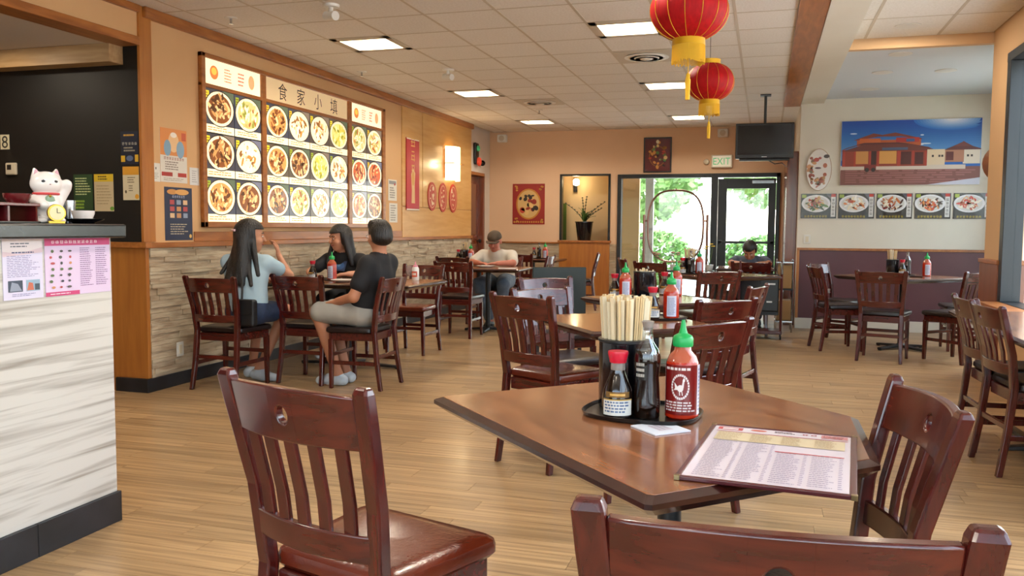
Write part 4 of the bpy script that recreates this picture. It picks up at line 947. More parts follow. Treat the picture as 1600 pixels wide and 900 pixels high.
p.rect(-.74, -.16, .19, .04, '#8e3a28'); p.rect(-.58, .08, .12, .15, '#b0572a'); p.rect(-.60, -.13, -.45, .02, '#c58a4a'); p.rect(-.33, -.13, -.14, .02, '#cf954c'); p.rect(-.43, -.14, -.36, .02, '#3a1c18'); p.rect(-.10, -.14, .02, .01, '#4a1c18'); p.rect(.06, -.14, .15, .0, '#4a1c18')
for x in (-.73, -.61, -.44, -.35, -.13, -.115, .03, .165): p.rect(x, -.16, x + .022, .04, '#a83a28')
p.poly([(-.76, .03), (-.57, .09), (-.13, .085), (.26, .03), (.2, .06), (-.05, .11), (-.13, .12), (-.5, .12), (-.7, .06)], '#5a2c28'); p.poly([(-.755, .02), (.27, .02), (.0, .1), (-.5, .1)], '#6a342c')
p.poly([(-.62, .15), (-.40, .23), (-.3, .21), (-.16, .235), (.13, .16), (.12, .15), (-.1, .19), (-.35, .19), (-.58, .15)], '#7a3a2c'); p.rect(-.55, .12, -.32, .17, '#c0622e'); p.rect(-.15, .12, .1, .175, '#a8322c'); p.rect(-.04, .125, .05, .16, '#3a5a8a')
p.rect(-.3, .03, -.02, .06, '#4a5a78'); p.rect(.19, -.15, .38, .03, '#d8c3a4'); p.rect(.57, -.14, .75, .035, '#d9cdbb'); p.rect(.38, -.12, .58, .02, '#a8745a'); p.rect(.39, -.1, .47, -.0, '#5a2420')
p.poly([(.37, .02), (.52, .09), (.57, .115), (.64, .07), (.76, .03), (.75, .02)], '#5a2c2a'); p.poly([(.46, .06), (.55, .10), (.57, .12), (.6, .1), (.67, .06)], '#6a3430')
for x in (.24, .31, .34, .61, .65): p.rect(x, -.06, x + .022, -.035, '#3c3430')
p.rect(-.49, -.21, -.36, -.14, '#7a2a24'); p.ell(-.46, -.2, .025, .025, '#2a2422', 12); p.ell(-.39, -.2, .025, .025, '#2a2422', 12)
p.build('print', 'print', t, on_wall('y-', -.001, 0, 0)); MB().box(-w / 2 - .003, w / 2 + .003, -.03, -.0005, -h / 2 - .003, h / 2 + .003).build('stretcher', 'white_plastic', t)
p = Pr(.3, .51, '#ddd6cf', .02, ellipse_pts(.148, .255, 36)); p.ring(0, 0, .148, .255, .008, '#a8866a', 36)
for q in range(46):
    a = R5.uniform(2.2, 5.4); rr_ = R5.uniform(.5, .9); p.ell(.135 * rr_ * math.cos(a), .23 * rr_ * math.sin(a), R5.uniform(.01, .03), R5.uniform(.01, .028), R5.choice(['#a8532e', '#8a3a20', '#c98f5a', '#6a5a34', '#b0784a']), 8, q % 8 == 0, R5.uniform(0, 3))
for x, y, c in ((-.03, .12, '#b0321f'), (.01, .14, '#a02a1a'), (.07, .05, '#a85a3a'), (.07, -.06, '#9a4a2a'), (-.01, .02, '#6a4a50'), (.085, .16, '#3a2a26'), (.06, -.1, '#b88a5a')): p.ell(x, y, R5.uniform(.015, .04), R5.uniform(.012, .03), c, 10)
sheet(p, 'oval_plaque', 'white oval plaque with red-brown painted figures', 'plaque', on_wall('y-', 10.999, .61, 1.945), 'print_gloss')
D_ = [(.417, .825), (.848, 1.252), (1.275, 1.668), (1.695, 2.08), (2.108, 2.5)]
dl = ['green and brown mixed dish, next to the oval plaque', 'curved pile of red meat around white, second from the oval plaque', 'ring of dark and red pieces, third from the oval plaque', 'red prawns and dark slices, fourth from the oval plaque', 'pale meat slices in a ring, next to the orange wall end']
pal2 = [['#5a7a30', '#8a4a2a', '#c89a5a', '#3a4a20', '#b04030'], ['#b0482a', '#c9763a', '#e8d8b8', '#f4efe4'], ['#8a2c1c', '#4a2a20', '#c06a3a', '#e8dcc4'], ['#c8502c', '#d88a4a', '#4a3a30', '#f0e8da'], ['#b85a3a', '#e0b48a', '#c83a2a', '#f2e6d2']]
for i, (a, b) in enumerate(D_):
    w, h = b - a, .30; p = Pr(w, h, '#2e2824', .006); p.poly([(w * .2, h / 2), (w / 2, h / 2), (w / 2, 0)], '#5a5560'); dish(p, -.03, .03, .165, .105, pal2[i], R5, '#e4e2e4', '#d2cec8', 46)
    p.glyphs(-.03, -.125, .03, 8, '#d9c040', 40 + i); p.rect(w / 2 - .062, -.13, w / 2 - .012, .11, '#d9d6d2'); p.rect(w / 2 - .062, .11, w / 2 - .012, .145, '#b8382a')
    p.glyphs(w / 2 - .037, -.01, .036, 5, '#4a4440', 50 + i, True)
    p.rect(-w / 2 + .01, .10, -w / 2 + .06, .14, '#9aa83a'); sheet(p, 'dish_photo_panel', 'dish photo of ' + dl[i], 'picture', on_wall('y-', 10.999, (a + b) / 2, 1.505), 'print_gloss')
t = thing('wall_socket', 'clear-covered wall socket above the purple wainscot', 'socket', (.50, 11.0, 1.10)); MB().box(-.04, .04, -.012, 0, -.055, .055).build('plate', 'white_plastic', t, bevel=.004); MB().box(-.018, .018, -.018, -.011, -.035, .035).build('outlet', 'cream_plastic', t, bevel=.002)
t = thing('hanging_plate', 'brown round plate hung on the end of the orange wall', 'plate', (XR + .125, 8.063, 1.79)); MB().lathe([(0, 0), (.1, .005), (.16, .03), (.165, .03), (.1, -.008), (0, -.01)], 26).build('dish', 'brown_panel', t, True).matrix_local = Matrix.Translation((0, .012, 0)) @ Matrix.Rotation(-math.pi / 2, 4, 'X'); MB().box(-.012, .012, 0, .012, .14, .185).build('hook', 'brass', t)
# round downlights on the right
def downlight(x, y, z, label, lit):
    t = thing('downlight', label, 'lamp', (x, y, z), 0, 'round downlights in the right-hand ceilings')
    MB().lathe([(.07, -.008), (.10, -.005), (.10, 0), (.07, 0)], 26).build('ring', 'white_plastic', t, True); MB().lathe([(0, -.004), (.07, -.004), (.07, -.001), (0, -.001)], 24).build('bulb', 'down_glow' if lit else 'down_dim', t)
    if lit:
        d = bpy.data.lights.new('lamp_light', 'AREA'); d.size = .12; d.energy = 16; d.color = (1, .85, .65); l = bpy.data.objects.new('lamp_light', d); COL.objects.link(l); l.parent = t; l.location = (0, 0, -.012)
mat('down_dim', '#dfe4ea', .3, emit=.7)
downlight(1.07, 7.64, 2.88, 'lit round downlight in the tiled ceiling by the orange fascia', True); downlight(1.085, 9.27, 2.79, 'dim round downlight over the middle of the purple alcove', False)
downlight(1.666, 9.31, 2.79, 'dim round downlight nearest the alcove window', False); downlight(1.08, 10.32, 2.79, 'dim round downlight closest to the temple canvas', False)
downlight(1.12, 8.35, 2.79, 'dim round downlight just behind the orange fascia', False)
# ceiling fittings
def sprinkler(x, y, label):
    t = thing('sprinkler_head', label, 'sprinkler', (x, y, ZC)); MB().lathe([(.045, -.006), (.05, 0), (0, 0)], 18).build('plate', 'white_plastic', t, True); MB().tube([(0, 0, -.004), (0, 0, -.045)], .009, 8).lathe([(0, -.05), (.022, -.048), (.022, -.044), (0, -.044)], 12).build('nozzle', 'chrome', t)
def cctv(x, y, label):
    t = thing('ceiling_camera', label, 'camera', (x, y, ZC)); MB().lathe([(.055, -.018), (.06, 0), (0, 0)], 18).build('plate', 'white_plastic', t, True); MB().tube([(0, 0, -.015), (0, -.01, -.055)], .016, 10).build('stem', 'white_plastic', t); MB().tube([(-.05, .02, -.07), (.05, -.03, -.085)], .032, 14).build('housing', 'white_plastic', t, True)
for x, y, w_ in ((-3.86, 5.56, 'above the drinks poster'), (-3.91, 7.80, 'above the lit menu board'), (-2.89, 10.9, 'far along the aisle')): sprinkler(x, y, 'white sprinkler head on the ceiling ' + w_)
for x, y, w_ in ((-2.95, 5.42, 'above the group table'), (-3.02, 7.89, 'beyond the group table')): cctv(x, y, 'white ceiling camera ' + w_)
def diffuser(x, y, label):
    t = thing('air_diffuser', label, 'vent', (x, y, ZC - .002)); MB().box(-.26, .26, -.26, .26, -.006, 0).build('plate', 'grid_metal', t, bevel=.002)
    for k, r in enumerate((.2, .15, .1)): MB().lathe([(r, -.012 - k * .006), (r - .008, -.006), (r - .045, -.016 - k * .006), (r - .05, -.018 - k * .006)], 28).build('louvre_ring', 'white_plastic', t, True)
diffuser(-1.06, 7.75, 'round-louvred air diffuser in the ceiling beyond the red lanterns'); diffuser(-2.7, 10.2, 'round-louvred air diffuser in the ceiling far along the aisle')
# ---- lanterns
def lantern(x, y, z, r, label, drop):
    t = thing('paper_lantern', label, 'lantern', (x, y, z), .2, 'red silk lanterns'); n = 14; mb = MB(); prof = []
    for i in range(15): a = math.radians(-66 + 132 * i / 14); prof.append((r * math.cos(a), .80 * r * math.sin(a)))
    m = 56; k0 = 0
    for pr_, pz in prof: mb.v += [((pr_ * (1 - .022 * (1 - abs(math.cos(n * math.pi * j / m))))) * math.cos(2 * math.pi * j / m), (pr_ * (1 - .022 * (1 - abs(math.cos(n * math.pi * j / m))))) * math.sin(2 * math.pi * j / m), pz) for j in range(m)]
    for i in range(14):
        for j in range(m): mb.f.append((i * m + j, i * m + (j + 1) % m, (i + 1) * m + (j + 1) % m, (i + 1) * m + j))
    mb.build('silk_body', 'lantern_red', t, True)
    for j in range(n): a = 2 * math.pi * j / n; MB().tube([(q * 1.004 * math.cos(a), q * 1.004 * math.sin(a), z_) for q, z_ in prof], .0016, 5).build('rib', 'lantern_gold', t)
    zt = prof[-1][1]; zb = prof[0][1]; rc = prof[0][0]
    MB().lathe([(rc * 1.02, zt - .004), (rc * 1.05, zt + .03), (rc * .98, zt + .03), (rc * .95, zt)], 26).build('top_collar', 'lantern_gold', t, True); MB().lathe([(rc * .95, zb), (rc * .98, zb - .03), (rc * 1.05, zb - .03), (rc * 1.02, zb + .004)], 26).build('bottom_collar', 'lantern_gold', t, True)
    fm = MB()
    for j in range(70): a = 2 * math.pi * j / 70; rr_ = rc * 1.0; fm.tube([(rr_ * math.cos(a), rr_ * math.sin(a), zb - .028), (rr_ * 1.03 * math.cos(a), rr_ * 1.03 * math.sin(a), zb - .028 - .07 - R5.uniform(0, .014))], .0032, 4)
    fm.build('fringe', 'fringe', t)['kind'] = 'stuff'
    MB().tube([(0, 0, zb), (0, 0, zb - .16)], .002, 6).lathe([(.004, zb - .15), (.009, zb - .16), (.009, zb - .175), (.012, zb - .18), (.01, zb - .27), (0, zb - .27)][::-1], 12).build('tassel', 'fringe', t, True)
    MB().tube([(0, 0, zt + .02), (0, 0, drop - z)], .002, 6).build('cord', 'black_iron', t)
lantern(-.354, 3.97, 2.205, .176, 'big red silk lantern with gold ribs hanging nearest the menu table', ZC); lantern(-.403, 6.234, 2.258, .172, 'red silk lantern hanging between the big lantern and the television', ZC)
# ================================================================== table-top things
mat('glass_soy', '#160a05', .08, spec=.6, coat=.4); mat('glass_clear', '#8a8078', .08, coat=.3); mat('cap_red', '#c0102c', .35); mat('cap_green', '#0e9a4a', .38)
mat('chili', '#9a1a08', .22, col2='#b52c0e', ns=30, coat=.35); mat('chili_deep', '#6e0d08', .2, coat=.4); mat('paper_white', '#d8d6d4', .6); mat('chopstick', '#d9bd8e', .6, col2='#c9a56e', scale=(30, 30, 1), ns=2, rnd=.14); mat('sleeve', '#d8c6a4', .6, rnd=.14)
def curved_label(name, r, z0, z1, a0, a1, col_, parent, rows=(), emblem=None, n=14):
    """a label wrapped on a bottle, its print as coloured strips and shapes bent round the same curve"""
    vs, fs, cs = [], [], []
    def strip(u0, u1, v0, v1, c, lift):
        k = len(vs); m = max(2, int(n * (u1 - u0)) + 1)
        for i in range(m + 1):
            u = u0 + (u1 - u0) * i / m; a = a0 + (a1 - a0) * u; rr_ = r + lift
            vs.extend([(rr_ * math.cos(a), rr_ * math.sin(a), z0 + (z1 - z0) * v) for v in (v0, v1)])
        for i in range(m): fs.append((k + 2 * i, k + 2 * i + 2, k + 2 * i + 3, k + 2 * i + 1)); cs.append(lin(c))
    strip(0, 1, 0, 1, col_, .0006)
    for (u0, u1, v0, v1, c) in rows: strip(u0, u1, v0, v1, c, .0010)
    if emblem:
        for pts, c in emblem:
            k = len(vs)
            for u, v in pts: a = a0 + (a1 - a0) * u; vs.append(((r + .0013) * math.cos(a), (r + .0013) * math.sin(a), z0 + (z1 - z0) * v))
            fs.append(tuple(range(k, k + len(pts)))); cs.append(lin(c))
    me = bpy.data.meshes.new(name); me.from_pydata(vs, [], fs); at_ = me.color_attributes.new('Col', 'FLOAT_COLOR', 'CORNER'); data = []
    for p in me.polygons: data += list(cs[p.index]) * p.loop_total
    at_.data.foreach_set('color', data); me.materials.append(MATS['print_gloss']); o = bpy.data.objects.new(name, me); COL.objects.link(o); o.parent = parent
    return o
def text_rows(rng_, v0, v1, n, c, u0=.08, u1=.92):
    out = []; dv = (v1 - v0) / n
    for i in range(n):
        u = u0; v = v1 - (i + .5) * dv; e = u1 - rng_.uniform(0, .2)
        while u < e: w = rng_.uniform(.05, .14); out.append((u, min(u + w, e), v - dv * .28, v + dv * .28, c)); u += w + .025
    return out
def soy_bottle(x, y, z, label, rz=0., big=1.):
    t = thing('soy_sauce_bottle', label, 'bottle', (x, y, z), rz, 'condiment bottles', (big, big, big)); R_ = random.Random(4)
    MB().lathe([(0, 0), (.034, 0), (.038, .004), (.038, .045), (.034, .07), (.022, .10), (.0165, .118), (.0165, .134), (0, .134)], 28).build('bottle', 'glass_soy', t, True)
    MB().lathe([(.0175, .116), (.018, .118), (.018, .135), (.0165, .136)], 22).build('neck', 'glass_clear', t, True)
    MB().lathe([(.0, .134), (.0205, .134), (.021, .138), (.0255, .157), (.0245, .162), (0, .163)], 24).build('cap', 'cap_red', t, True)
    curved_label('label', .0383, .008, .048, -2.6, -.5, '#d6d2ca', t, text_rows(R_, .15, .9, 4, '#5a6a88') + [(0, 1, .93, 1, '#b08a3a')])
    curved_label('gold_print', .0372, .052, .066, -2.4, -.7, '#6a4a1c', t, [(.2, .8, .3, .7, '#c89a4a')])
    return t
def dark_bottle(x, y, z, label, rz=0.):
    t = thing('soy_sauce_bottle', label, 'bottle', (x, y, z), rz, 'condiment bottles')
    MB().lathe([(0, 0), (.030, 0), (.0325, .004), (.033, .04), (.029, .10), (.0325, .135), (.0325, .15), (.028, .166), (0, .166)], 28).build('bottle', 'glass_soy', t, True)
    MB().lathe([(.0318, .150), (.0285, .168), (.014, .19), (.0125, .215), (.0135, .217), (.0135, .222), (0, .222)], 24).build('neck', 'clear_glass', t, True)
    MB().lathe([(0, .215), (.011, .215), (.012, .222), (.016, .236), (.013, .238), (0, .226)], 18).build('spout', 'glass_clear', t, True)
    R_ = random.Random(8); curved_label('raised_lettering', .0315, .095, .145, -2.5, -1.4, '#14100e', t, text_rows(R_, .1, .9, 3, '#a8a49c', .1, .8))
    return t
def chili_bottle(x, y, z, label, rz=0., back=False):
    t = thing('chili_sauce_bottle', label, 'bottle', (x, y, z), rz, 'condiment bottles'); R_ = random.Random(6)
    MB().lathe([(0, 0), (.037, 0), (.041, .004), (.041, .125), (.039, .138), (.032, .152), (0, .152)], 30).build('bottle', 'chili', t, True)
    MB().lathe([(.0385, .139), (.033, .153), (.021, .166), (.0195, .18), (0, .18)], 26).build('shoulder', 'glass_clear_red', t, True)
    cap = MB().lathe([(0, .176), (.0235, .176), (.025, .18), (.025, .196), (.022, .202), (.011, .208), (.0075, .22), (.0045, .24), (0, .241)], 24).build('cap', 'cap_green', t, True)
    if back: curved_label('label', .0412, .012, .118, -2.1, -.9, '#c9cad8', t, text_rows(R_, .08, .92, 11, '#8a90b0'))
    else:
        em = []; ci = lambda u, v, ru, rv, n=18: [(u + ru * math.cos(2 * math.pi * i / n), v + rv * math.sin(2 * math.pi * i / n)) for i in range(n)]
        for i in range(26):
            a = 2 * math.pi * i / 26; b = a + .19; q = lambda a_, s_: (.5 + .23 * s_ * math.cos(a_), .57 + .26 * s_ * math.sin(a_)); em.append(([q(a, 1), q(b, 1), q(b, .82), q(a, .82)], '#d9c9c6'))
        # a rooster in the ring: body, tail plumes, neck, comb, legs
        em += [(ci(.5, .54, .075, .07), '#dccdc8'), ([(.44, .57), (.35, .66), (.37, .55), (.34, .50), (.44, .51)], '#dccdc8'), ([(.53, .57), (.56, .70), (.60, .69), (.58, .55)], '#dccdc8'), (ci(.585, .70, .03, .03, 10), '#e6dcd8'), ([(.565, .725), (.575, .755), (.585, .73), (.598, .75), (.605, .72)], '#e6dcd8'), ([(.47, .48), (.48, .40), (.50, .40), (.49, .48)], '#dccdc8'), ([(.53, .48), (.545, .40), (.565, .40), (.55, .48)], '#dccdc8')]
        curved_label('label', .0412, .012, .134, -2.75, -.42, '#6e0f0d', t, text_rows(R_, .88, .97, 1, '#d8c8c4') + text_rows(R_, .06, .28, 4, '#cbb8b6') + [(.0, .02, 0, 1, '#c9b8c0'), (.975, 1., 0, 1, '#c9b8c0')], em, 26)
        curved_label('side_label', .0412, .012, .134, -.40, .15, '#c9c8d2', t, text_rows(R_, .06, .94, 12, '#8a8aa4'))
    return t
mat('glass_clear_red', '#a8543c', .1, coat=.3)
stick = MB().box(-.0022, .0022, -.0016, .0016, 0, .205).box(-.0024, .0024, -.0018, .0018, .0, .01).mesh('chopstick')
st_a = MB().beam((-.0025, 0, 0), (-.0025, 0, .205), .0045, .005, (0, 1, 0)).beam((.0028, 0, 0), (.0028, 0, .205), .0045, .005, (0, 1, 0)).mesh('chopsticks'); st_a.materials.append(MATS['chopstick'])
st_s = MB().box(-.0052, .0052, -.0028, .0028, 0, .205).mesh('chopstick_sleeve'); st_s.materials.append(MATS['sleeve'])
def holder(x, y, z, r, h, n, label, where, seed, top=.275, rim_only=False):
    R_ = random.Random(seed); t = thing('chopstick_holder', label, 'holder', (x, y, z), 0, 'black chopstick holders')
    MB().lathe([(0, 0), (r * .96, 0), (r, .004), (r, h), (r - .004, h), (r - .005, .008), (0, .008)], 34).build('cup', 'black_gloss', t, True); MB().lathe([(r, h - .008), (r + .003, h - .006), (r + .003, h), (r - .004, h + .001)], 34).build('rim', 'black_plastic', t, True)
    placed = []
    for i in range(n):
        for _ in range(60):
            a = R_.uniform(0, 6.283); q = (r - .0145) * math.sqrt(R_.uniform(0.02, 1)); px, py = q * math.cos(a), q * math.sin(a)
            if all((px - u) ** 2 + (py - v) ** 2 > .0094 ** 2 for u, v in placed): break
        placed.append((px, py)); sl = i % 3 != 0; o = bpy.data.objects.new('chopstick_packet' if sl else 'chopstick_pair', st_s if sl else st_a); COL.objects.link(o)
        L_ = top + R_.uniform(-.012, .004); o.scale = (1, 1, L_ / .205); tilt = Vector((px * 1.5 + R_.uniform(-.012, .012), py * 1.5 + R_.uniform(-.012, .012), 1)).normalized(); base = Vector((x + px * .85, y + py * .85, z + .009))
        o.rotation_mode = 'QUATERNION'; o.rotation_quaternion = tilt.to_track_quat('Z', 'Y') @ Matrix.Rotation(R_.uniform(0, 3.14), 3, 'Z').to_quaternion(); o.location = base
        tag(o, ('paper-sleeved chopsticks standing in the ' if sl else 'bare wooden chopsticks standing in the ') + where, 'chopsticks', 'chopsticks in the ' + where)
    return t
def tray(x, y, z, a, b, rz, label):
    t = MB(); pts = lambda s: [(s * a * abs(math.cos(q)) ** .7 * (1 if math.cos(q) > 0 else -1), s * b * abs(math.sin(q)) ** .7 * (1 if math.sin(q) > 0 else -1)) for q in [2 * math.pi * i / 40 for i in range(40)]]
    rings = [(.93, 0), (.97, .002), (1.0, .012), (.985, .013), (.94, .005)]; k = 40
    for s_, zz in rings: t.v += [(p, q, zz) for p, q in pts(s_)]
    for i in range(len(rings) - 1):
        for j in range(k): t.f.append((i * k + j, i * k + (j + 1) % k, (i + 1) * k + (j + 1) % k, (i + 1) * k + j))
    t.f.append(tuple(reversed(range(k)))); t.f.append(tuple(range(4 * k, 5 * k)))
    o = t.build('condiment_tray', 'black_plastic', None, True, loc=(x, y, z)); o.rotation_euler = (0, 0, rz); return tag(o, label, 'tray', 'black condiment trays')
TZ = .7506
# the menu table
tray(-.285, 2.12, TZ, .148, .125, math.radians(-8), 'black oval tray carrying the big condiment set beside the menu'); z = TZ + .0055
holder(-.342, 2.18, z, .066, .178, 92, 'black chopstick holder packed full beside the menu', 'holder beside the menu', 1, .278)
soy_bottle(-.338, 2.055, z, 'red-capped soy sauce bottle with white label beside the menu', math.radians(8)); dark_bottle(-.268, 2.07, z, 'tall dark soy bottle with clear neck beside the menu', math.radians(0)); chili_bottle(-.185, 2.095, z, 'red chili sauce bottle with green nozzle cap beside the menu', math.radians(0))
p = Pr(.10, .10, '#d2d6de', .003); p.rect(-.025, -.02, .025, .02, '#c3b8c0'); p.lines(-.03, .03, -.02, .02, 3, '#a09aa8', .4, R5)
o = tag(p.build('paper_napkin', 'print', None, Matrix.Translation((-.222, 1.972, TZ)) @ Matrix.Rotation(math.radians(-48), 4, 'Z')), 'folded white printed napkin in front of the condiment tray', 'napkin')
mt = thing('menu', 'printed menu sheet in a clear maroon-edged cover on the table', 'menu', (.03, 1.79, TZ), math.radians(-5.5))
mat('old_brass', '#8a7a58', .3, metal=.9); mat('maroon_edge', '#4a121a', .3, coat=.3)
w, h = .318, .46; p = Pr(w - .02, h - .02, '#d9ccd2', .003); R9 = random.Random(9)
p.rect(-.145, .175, .145, .216, '#dccfd2'); p.rect(-.14, .185, -.085, .212, '#c45a5a'); p.rect(-.13, .19, -.095, .206, '#e0cfcf'); p.ell(-.05, .2, .018, .009, '#cf7a6a', 14); p.lines(-.015, .03, .192, .21, 2, '#6a5a60', .5, R9); p.glyphs(.06, .2, .016, 2, '#b03a3a', 61); p.rect(.085, .182, .14, .212, '#cf8a8a'); p.lines(.09, .135, .186, .208, 2, '#8a4a4a', .4, R9)
p.rect(-.14, .166, .14, .17, '#c05a52'); p.rect(-.135, .085, .135, .162, '#dcc8a4'); p.rect(.0, .022, .135, .027, '#c23a42')
for x0, x1 in ((-.132, -.068), (-.06, -.002), (.006, .066), (.074, .134)):
    p.lines(x0, x1 - .012, .088, .160, 7, '#b39a78', .32, R9); p.lines(x0, x1 - .012, -.21, .078 if x0 < 0 else .018, 24 if x0 < 0 else 18, '#a498a8', .32, R9)
    p.lines(x1 - .008, x1, -.21, .078 if x0 < 0 else .018, 24 if x0 < 0 else 18, '#a89cac', .35, R9, False)
p.build('printed_sheet', 'print_gloss', mt, Matrix.Translation((0, 0, .004)))
for x0, x1, y0, y1 in ((-w / 2, w / 2, -h / 2, -h / 2 + .011), (-w / 2, w / 2, h / 2 - .011, h / 2), (-w / 2, -w / 2 + .011, -h / 2, h / 2), (w / 2 - .013, w / 2, -h / 2, h / 2)): bx('edge_strip', x0, x1, y0, y1, 0, .0085, 'maroon_edge', mt, .002)
for sx in (-1, 1):
    for sy in (-1, 1): bx('metal_corner', sx * w / 2 - .009 * (sx > 0) - .001, sx * w / 2 + .009 * (sx < 0) + .001, sy * h / 2 - .009 * (sy > 0) - .001, sy * h / 2 + .009 * (sy < 0) + .001, -.0003, .0095, 'old_brass', mt, .001)
# second table
tray(-.505, 4.42, TZ, .13, .11, .6, 'black oval tray on the second diamond table'); z = TZ + .0055
holder(-.60, 4.50, z, .062, .165, 0, 'black empty-looking chopstick holder on the second diamond table', 'holder on the second diamond table', 2) if False else None
soy_bottle(-.545, 4.375, z, 'red-capped soy sauce bottle on the second diamond table', .2); chili_bottle(-.455, 4.42, z, 'chili sauce bottle with green cap showing its back label on the second diamond table', .1, True)
# third table
tray(-.83, 5.58, TZ, .175, .13, -.3, 'black oval tray on the shiny third table')
holder(-.755, 5.60, z, .070, .18, 14, 'black chopstick holder on the shiny third table', 'holder on the shiny third table', 3, .19)
soy_bottle(-.945, 5.56, z, 'small red-capped soy bottle on the shiny third table', .3); chili_bottle(-.865, 5.50, z, 'chili bottle with back label on the shiny third table', .2, True)
chili_bottle(-.585, 6.0, TZ, 'chili bottle standing off the tray on the shiny third table', .2, True); soy_bottle(-.67, 6.03, TZ, 'soy bottle standing off the tray on the shiny third table')
# farther tables
def set_(x, y, z, where, seed, hold=True, glass=True):
    tray(x, y, z, .15, .12, .2, 'black oval tray ' + where); z += .0055
    if hold: holder(x - .03, y + .035, z, .06, .16, 16, 'black chopstick holder ' + where, 'holder ' + where, seed, .25)
    soy_bottle(x - .085, y - .05, z, 'red-capped soy sauce bottle ' + where); chili_bottle(x + .08, y - .01, z, 'chili sauce bottle ' + where, 0, True)
    if glass: dark_bottle(x - .0, y - .078, z, 'tall dark soy bottle ' + where)
set_(-.72, 8.95, TZ, 'before the hoop stand', 11); WP = 'in front of the purple wainscot'; tray(1.34, 9.47, TZ, .15, .12, .2, 'black oval tray ' + WP); holder(1.275, 9.50, TZ + .0055, .06, .16, 16, 'black chopstick holder ' + WP, 'holder ' + WP, 12, .25); soy_bottle(1.36, 9.43, TZ + .0055, 'red-capped soy sauce bottle ' + WP); dark_bottle(1.42, 9.51, TZ + .0055, 'tall dark soy bottle ' + WP); chili_bottle(1.60, 9.5, TZ, 'chili sauce bottle ' + WP, 0, True); set_(-3.86, 10.75, TZ, 'by the red oval ornaments', 13); set_(-3.68, 6.60, TZ, 'between the three people', 14, False, False)
set_(-3.25, 12.4, TZ, 'in the far corner', 15, False)
t = thing('sauce_squeeze_bottle', 'white squeeze bottle at the aisle end of the group table', 'bottle', (-2.93, 6.86, TZ)); MB().lathe([(0, 0), (.03, 0), (.032, .004), (.032, .10), (.024, .118), (0, .118)], 22).build('bottle', 'white_plastic', t, True); MB().lathe([(.022, .116), (.022, .13), (.008, .135), (.003, .165), (0, .165)], 18).build('nozzle', 'pink_paper', t, True); curved_label('label', .0322, .03, .08, -2.4, -.7, '#c8553a', t, [(.2, .8, .3, .7, '#e8d8c8')])
mat('ceramic', '#d5d0c8', .25, coat=.3)
def dishware(name, prof, x, y, z, m, label, cat_): return tag(MB().lathe(prof, 26).build(name, m, None, True, loc=(x, y, z)), label, cat_)
PLATE = [(0, 0), (.06, 0), (.068, .004), (.105, .018), (.107, .021), (.065, .01), (0, .008)]; BOWL = [(0, 0), (.03, 0), (.034, .006), (.062, .05), (.064, .056), (.058, .056), (.03, .012), (0, .01)]
dishware('plate', PLATE, -3.40, 6.42, TZ, 'ceramic', 'white plate in front of the man in black', 'plate'); dishware('plate', PLATE, -3.98, 6.72, TZ, 'black_gloss', 'dark plate before the woman in the black tee', 'plate'); dishware('bowl', BOWL, -4.02, 6.33, TZ, 'lacquer', 'dark red bowl before the woman in the pale blue top', 'bowl')
dishware('plate', PLATE, -3.12, 9.38, TZ, 'ceramic', 'white plate under the hands of the man in the cap', 'plate'); dishware('bowl', BOWL, -3.6, 12.3, TZ, 'ceramic', 'white bowl in the far corner', 'bowl'); dishware('plate', PLATE, -.2, 10.62, TZ, 'ceramic', 'white plate before the person in grey', 'plate'); dishware('plate', PLATE, -.35, 9.1, TZ, 'ceramic', 'white plate beside the holder before the hoop stand', 'plate')
o = tag(MB().box(-.06, .06, -.035, .035, 0, .012).build('phone', 'black_gloss', None, bevel=.006, loc=(1.46, 9.25, TZ)), 'dark phone lying on the purple wainscot table', 'phone')
p = Pr(.2, .14, '#d9d9d6', .004); p.lines(-.08, .08, -.05, .05, 6, '#8a8a8a', .35, R5); tag(p.build('paper_menu', 'print', None, Matrix.Translation((-2.82, 9.26, TZ)) @ Matrix.Rotation(.3, 4, 'Z')), 'white paper sheet at the aisle edge of the capped man\'s table', 'menu')
# ================================================================== people
mat('skin_a', '#c08a6c', .5, col2='#b87f62', ns=4, spec=.35); mat('skin_b', '#b47a5c', .5, spec=.35); mat('skin_c', '#b5705a', .5, spec=.35)
mat('hair_black', '#0d0a09', .42, col2='#1d1613', scale=(40, 40, 2.5), ns=3, bump=.7); mat('hair_grey', '#3a332e', .5)
mat('cloth_blue', '#a9c0cb', .8, col2='#9db5c1', ns=5, bump=.3, bscale=9); mat('cloth_black', '#0e0e12', .8, col2='#15151a', ns=4, bump=.3, bscale=8); mat('cloth_white', '#cbc2b4', .8, col2='#bfb5a6', ns=4, bump=.3, bscale=8); mat('cloth_grey', '#4a515e', .8, bump=.3, bscale=8)
mat('denim', '#1d2b45', .8, col2='#263654', ns=30); mat('jeans_light', '#4c5866', .8, col2='#5a6674', ns=20); mat('shorts_stone', '#aaa69e', .8, col2='#9c988f', ns=5, bump=.35, bscale=8); mat('trousers_dark', '#15161b', .8)
mat('sneaker', '#c3cdd6', .5); mat('shoe_dark', '#14171c', .5); mat('cap_brown', '#4f4030', .8, col2='#463829', ns=20); mat('lip', '#9c4b46', .45); mat('eye_white', '#d8d2cc', .3); mat('tee_print', '#27456e', .8)
V3 = lambda *a: np.array(a, float)
def unit(v): v = np.array(v, float); return v / np.linalg.norm(v)
